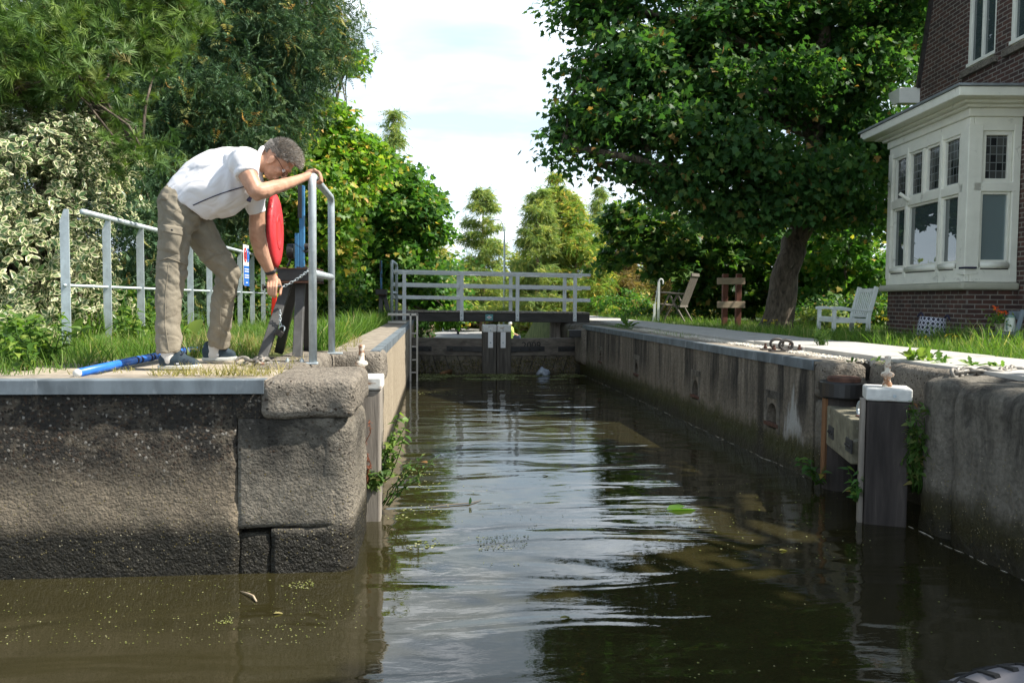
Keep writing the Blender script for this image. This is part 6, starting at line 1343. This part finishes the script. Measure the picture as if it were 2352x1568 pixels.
gr_ = lambda x, y: np.where(x < 6.4, .96 - (x - 4.25) / 2.15 * .06, .9)
grass('grass', (4.52, 7.1, 4.2, 12), 15000, .13, M['grass'], lambda x, y: (x > 4.58 + .25 * nz(x, y, 1.3, 1)), zf=gr_)
grass('grass', (4.45, 9.5, 9, 23), 15000, .13, M['grass'], lambda x, y: (x > 4.5 + .35 * nz(x, y, .9, 1)) & ~((x > 7.0) & (y < 13)), zf=gr_)
grass('grass', (5.4, 7.05, 7, 10.5), 1800, .2, M['grass'], zf=gr_)
grass('grass', (3.2, 3.42, 9.5, 15), 500, .09, M['grass'], lambda x, y: nz(x, y, 1.4, 2) > .08, zf=lambda x, y: np.full(len(x), .93))
grass('grass', (-10, 16, 40, 75), 12000, .3, M['grass'], lambda x, y: (x < -1.2 + (y - 50) * .15) | (x > 5.2 + (y - 50) * .02), zf=lambda x, y: np.full(len(x), -1.0), wr=.1)
# ------------------------------------------------------------------ single plants
def weed(label, name, base, n, spread, size, m, tmpl=NETTLE, height=.3, cat='plant', group=None, stems=5, droop=0, dirv=(0, 0, 1), st='weed'):
    base = Vector(base); t = thing(name, base, label, cat, group); mb = MB(); P_ = []; O_ = []
    for s in range(stems):
        tip = base + Vector(dirv) * height * random.uniform(.6, 1.1) + Vector((RNG.normal() * spread, RNG.normal() * spread * .6, -droop * random.random()))
        pts = wob(base + Vector((RNG.normal() * .02, RNG.normal() * .02, 0)), tip, 7, .06); mb.tube(pts, [.005 - .0005 * i for i in range(7)], 5)
        for k in range(n // stems):
            u = random.uniform(.15, 1); i = min(5, int(u * 6)); p = pts[i].lerp(pts[i + 1], u * 6 - i); P_.append(p); O_.append(RNG.normal(size=3) * [1, 1, .5] + [0, 0, .25])
    mb.build('stems', M[st], t, smooth=True); P_ = np.array(P_); O_ = norm(np.array(O_)); k = len(P_)
    scatter('leaves', *tmpl, P_, frames(np.array([0, -.2, 1.0]) + RNG.normal(size=(k, 3)) * .35, O_), RNG.uniform(.5, 1.15, k) * size, m, t); return t
for i, (x, y, h_, lab) in enumerate(((60, 850, .3, 'nettle clump at the left edge of the photo above the steel edging'), (110, 835, .32, 'nettle clump below the variegated shrub'), (300, 800, .36, 'bushy nettle clump between the second and third fence uprights'), (345, 775, .36, 'bushy nettle clump right of the third fence upright'), (250, 790, .3, 'nettle clump at the foot of the second fence upright'), (395, 790, .28, 'leafy nettle clump between the man\'s trouser legs'), (15, 840, .34, 'nettle clump in the very left corner of the bank'))):
    weed(lab, 'nettle_plant', G(x, y, .985), 150, .13, .075, M['weed'], NETTLE, h_, 'plant', 'nettles on the left bank', 8)
ROUND = fan([(0, 0), (.3, -.1), (.52, .2), (.5, .6), (.3, .9), (0, 1), (-.3, .9), (-.5, .6), (-.52, .2), (-.3, -.1)], .15, .1)
for x, y, sz, lab in ((172, 800, .25, 'pale broad butterbur leaf plant beside the near fence upright'), (455, 790, .22, 'broad butterbur leaf plant lying behind the blue pole')):
    b0 = G(x, y, .985); t = thing('butterbur_plant', b0, lab, 'plant', 'butterbur'); q = np.array([b0 + Vector((-.08, 0, .06)), b0 + Vector((.07, -.05, .03)), b0 + Vector((.12, .1, .05))]); scatter('leaves', *ROUND, q, frames(np.array([[-.5, -.7, .6], [.1, -.5, 1], [.4, -.3, 1]]), np.array([[-.1, 0, 1.], [1, -.4, .3], [.6, .2, .5]])), np.array([sz, sz * .9, sz * .8]), M['weed'], t)
    mb = MB(); [mb.tube([b0, Vector(p)], .006, 6) for p in q]; mb.build('stems', M['weed'], t)
weed('lush green plant growing out at the waterline beside the left gate post', 'willowherb_plant', G(880, 1105, .22), 160, .1, .07, M['weed'], NETTLE, .42, stems=7, dirv=(.12, 0, 1))
weed('reddish seeding dock plant between granite corner and left gate post', 'dock_plant', P(838, 1120, 5.0), 240, .035, .022, M['dock'], DIAM, .5, stems=5, st='dock')
weed('limp pale green weed hanging at the foot of the left gate post', 'fern_plant', P(850, 1120, 5.02), 170, .07, .06, M['nettle'], NETTLE, .16, stems=7, droop=.14)
weed('thin branching weed reaching over the water right of the left gate post', 'bur_marigold_plant', G(885, 1160, .06), 90, .07, .04, M['nettle'], NETTLE, .4, stems=6, dirv=(.55, .1, .8))
weed('tall nettle bush hanging between the right gate post and granite pier', 'nettle_bush', P(2112, 1130, 4.7), 420, .06, .055, M['nettle'], NETTLE, .55, stems=18, dirv=(-.12, -.12, 1))
weed('small leafy weed growing from the wall foot left of the brown plank', 'wall_weed', G(1880, 1112, .05), 40, .1, .075, M['maple_mid'], NETTLE, .22, stems=6, dirv=(-.2, -.1, 1))
weed('leafy weed under the open right gate beam near the water', 'gate_weed', P(1965, 1150, 4.85), 50, .05, .07, M['maple_mid'], NETTLE, .25, stems=5, droop=.1)
weed('feathery horsetail tuft at the edge of the pale path', 'horsetail_plant', G(1887, 803, .95), 420, .06, .05, M['weed'], ([(-.04, 0, 0), (.04, 0, 0), (0, 1, 0)], [(0, 1, 2)]), .2, stems=26)
DAND = fan([(0, 0), (.06, .2), (.16, .25), (.08, .4), (.2, .5), (.12, .65), (.2, .78), (0, 1), (-.2, .78), (-.12, .65), (-.2, .5), (-.08, .4), (-.16, .25), (-.06, .2)], .3, .35)
for x, y, k, sz, lab in ((2092, 832, 14, .15, 'upright dandelion plant at the path edge, leftmost of the pair'), (2135, 834, 16, .16, 'broad dandelion plant at the path edge behind the finial'), (2172, 840, 12, .08, 'small weed rosette at the path edge right of the dandelions'), (2235, 846, 10, .1, 'bright weed rosette above the granite coping chain'), (2290, 848, 9, .08, 'low weed rosette just left of the chain end'), (2010, 830, 8, .06, 'tiny weed on the gravel edge above the granite'), (1960, 832, 8, .05, 'tiny weed in the joint of the granite coping'), (1440, 752, 16, .22, 'leafy weed at the far end of the right coping')):
    b0 = G(x, y, .97); t = thing('dandelion_plant', b0, lab, 'plant', 'weeds at the path edge'); q = np.tile(np.array(b0), (k, 1)) + RNG.normal(size=(k, 3)) * [.025, .02, 0]; o = norm(RNG.normal(size=(k, 3)) * [1, .7, 0] + [0, 0, 1.1])
    scatter('leaves', *DAND, q, frames(np.cross(np.cross(o, [0, 0, 1]), o) + RNG.normal(size=(k, 3)) * .2, o), sz * RNG.uniform(.6, 1.15, k), M['weed'], t)
def flower_weed(x, y0, y1, Y, lab, heads=4):
    b0 = P(x, y0, Y); b0.z = float(gr_(np.array([b0.x]), 0)[0]); tp = P(x, y1, Y); t = thing('ragwort_plant', b0, lab, 'plant', 'yellow flowering weeds'); mb = MB(); fl = []
    for k in range(heads):
        e = tp + Vector((RNG.normal() * .035, RNG.normal() * .03, -abs(RNG.normal()) * .04)); mb.tube(wob(b0, e, 5, .03), [.004, .0035, .003, .0025, .002], 5); fl.append(np.array([np.array(e) + RNG.normal(size=3) * .006 for _ in range(7)]))
    mb.build('stems', M['weed'], t); [scatter('flower_head', *OVAL, q, leaf_frames(q, norm(RNG.normal(size=(7, 3))), 1.2), RNG.uniform(.022, .034, 7), M['petal'], t) for q in fl]
    q = np.array([b0.lerp(tp, u) for u in RNG.uniform(.15, .75, 8)]); scatter('leaves', *DIAM, q, leaf_frames(q, norm(RNG.normal(size=(8, 3)))), RNG.uniform(.03, .06, 8), M['weed'], t)
for a in ((2036, 800, 727, 8.6, 'tall yellow flower weed left of the basket'), (2120, 800, 772, 8.6, 'short yellow flower weed in front of the basket'), (2188, 810, 765, 8.3, 'yellow flower weed just right of the basket'), (2208, 806, 770, 8.3, 'yellow flower weed second to the right of the basket'), (2258, 812, 778, 8.2, 'lone yellow flower weed left of the small chair'), (1974, 790, 738, 10.5, 'yellow flower weed in front of the bench legs'), (1757, 752, 733, 14, 'yellow flower weed at the left foot of the leaning trunk'), (1778, 752, 733, 14, 'yellow flower weed at the right foot of the leaning trunk'), (2225, 815, 790, 8, 'low yellow flower weed between basket and small chair')): flower_weed(*a)
# ------------------------------------------------------------------ on the water
def float_leaf(x, y, sz, mm, name, lab, cat, tmpl=ROUND, n=1):
    p = G(x, y, .006); t = np.array([p]); tag(scatter(name, *tmpl, t, frames(np.array([[.02, .03, 1.]]), np.array([[1., .3, 0]])), np.array([sz]), M[mm], None), lab, cat)
float_leaf(1530, 1170, .3, 'maple_mid', 'lily_leaf', 'long green lily leaf floating on the right of the water', 'leaf', OVAL)
float_leaf(1285, 1419, .07, 'drygrass', 'fallen_leaf', 'small tan leaf floating low in the middle of the water', 'leaf', OVAL)
float_leaf(1790, 1263, .06, 'drygrass', 'fallen_leaf', 'small ochre leaf floating on the dark water at the right', 'leaf', OVAL)
float_leaf(628, 1408, .045, 'drygrass', 'fallen_leaf', 'small brown leaf floating below the granite corner', 'leaf', OVAL)
float_leaf(1245, 1092, .06, 'drygrass', 'fallen_leaf', 'pale leaf floating in the bright middle water', 'leaf', OVAL)
tw = thing('floating_twig', G(1040, 1155, .005), 'thin twig with one dark upright leaf drifting on the bright water', 'twig')
MB().tube([G(985, 1164, .004), G(1030, 1158, .008), G(1078, 1155, .006), G(1105, 1148, .004)], [.003, .004, .004, .002], 6).build('twig', M['twig'], tw); q = np.array([G(1078, 1158, .01)]); scatter('leaf', *OVAL, q, frames(np.array([[.5, -1., .2]]), np.array([[.4, 0, 1.]])), np.array([.05]), M['ivy'], tw)
tw = thing('floating_root', G(575, 1365, .005), 'bleached curved root piece floating among weed by the left wall', 'root')
MB().tube([G(552, 1357, .006), G(570, 1362, .012), G(582, 1368, .012), G(589, 1380, .006)], [.002, .004, .005, .004], 8).build('root', M['plank'], tw, smooth=True)
lg = thing('floating_log', G(1025, 855, .01), 'short brown log floating at the foot of the gates', 'log'); MB().tube([G(1012, 858, .01), G(1035, 852, .03)], [.03, .045], 8).build('log', M['wood_brown'], lg, smooth=True)
bgp = G(1247, 858, .02); pb_ = MB().ell(bgp, (.13, .1, .07), n=22, m=14); o = pb_.build('plastic_bag', M['bag_plastic'], None, smooth=True); a = co(o.data); a[:, 2] += np.maximum(0, .07 - np.abs(a[:, 0] - bgp.x + .04)) * .8; a += vnoise(a, 16, 2)[:, None] * .05; setco(o.data, a); tag(o, 'crumpled grey plastic bag floating at the foot of the right gate leaf', 'bag')
def scum(name, reg, n, size, m, thr=.05, sc=3, zz=.004):
    px = RNG.uniform(reg[0], reg[1], n); py = RNG.uniform(reg[2], reg[3], n); p = np.array([G(a, b, zz) for a, b in zip(px, py)])
    k = vnoise(p * [1, 1.5, 1], sc, 4) + vnoise(p, sc * 3, 6) * .5 > thr; p = p[k]; k = len(p)
    return p, RNG.uniform(.5, 1.4, k) * size
allp = [scum('d', (960, 1345, 858, 872), 7000, .02, None, .06, 2.2), scum('d', (960, 1345, 872, 915), 1800, .012, None, .1, 1.5), scum('d', (430, 720, 1330, 1430), 2000, .006, None, .1, 4), scum('d', (0, 830, 1330, 1480), 450, .005, None, -.2, 3), scum('d', (1095, 1215, 1225, 1262), 200, .008, None, .0, 5), scum('d', (1000, 2000, 1100, 1300), 330, .008, None, -.1, 2), scum('d', (1500, 2350, 1250, 1560), 110, .007, None, -.3, 2), scum('d', (840, 1010, 1080, 1260), 500, .012, None, .05, 4)]
p = np.concatenate([a for a, _ in allp]); s_ = np.concatenate([b for _, b in allp]); n = len(p)
tag(scatter('duckweed', *ROUND, p, frames(np.array([0, 0, 1]) + RNG.normal(size=(n, 3)) * .05, RNG.normal(size=(n, 3)) * [1, 1, 0]), s_, M['duck'], None), kind='stuff')
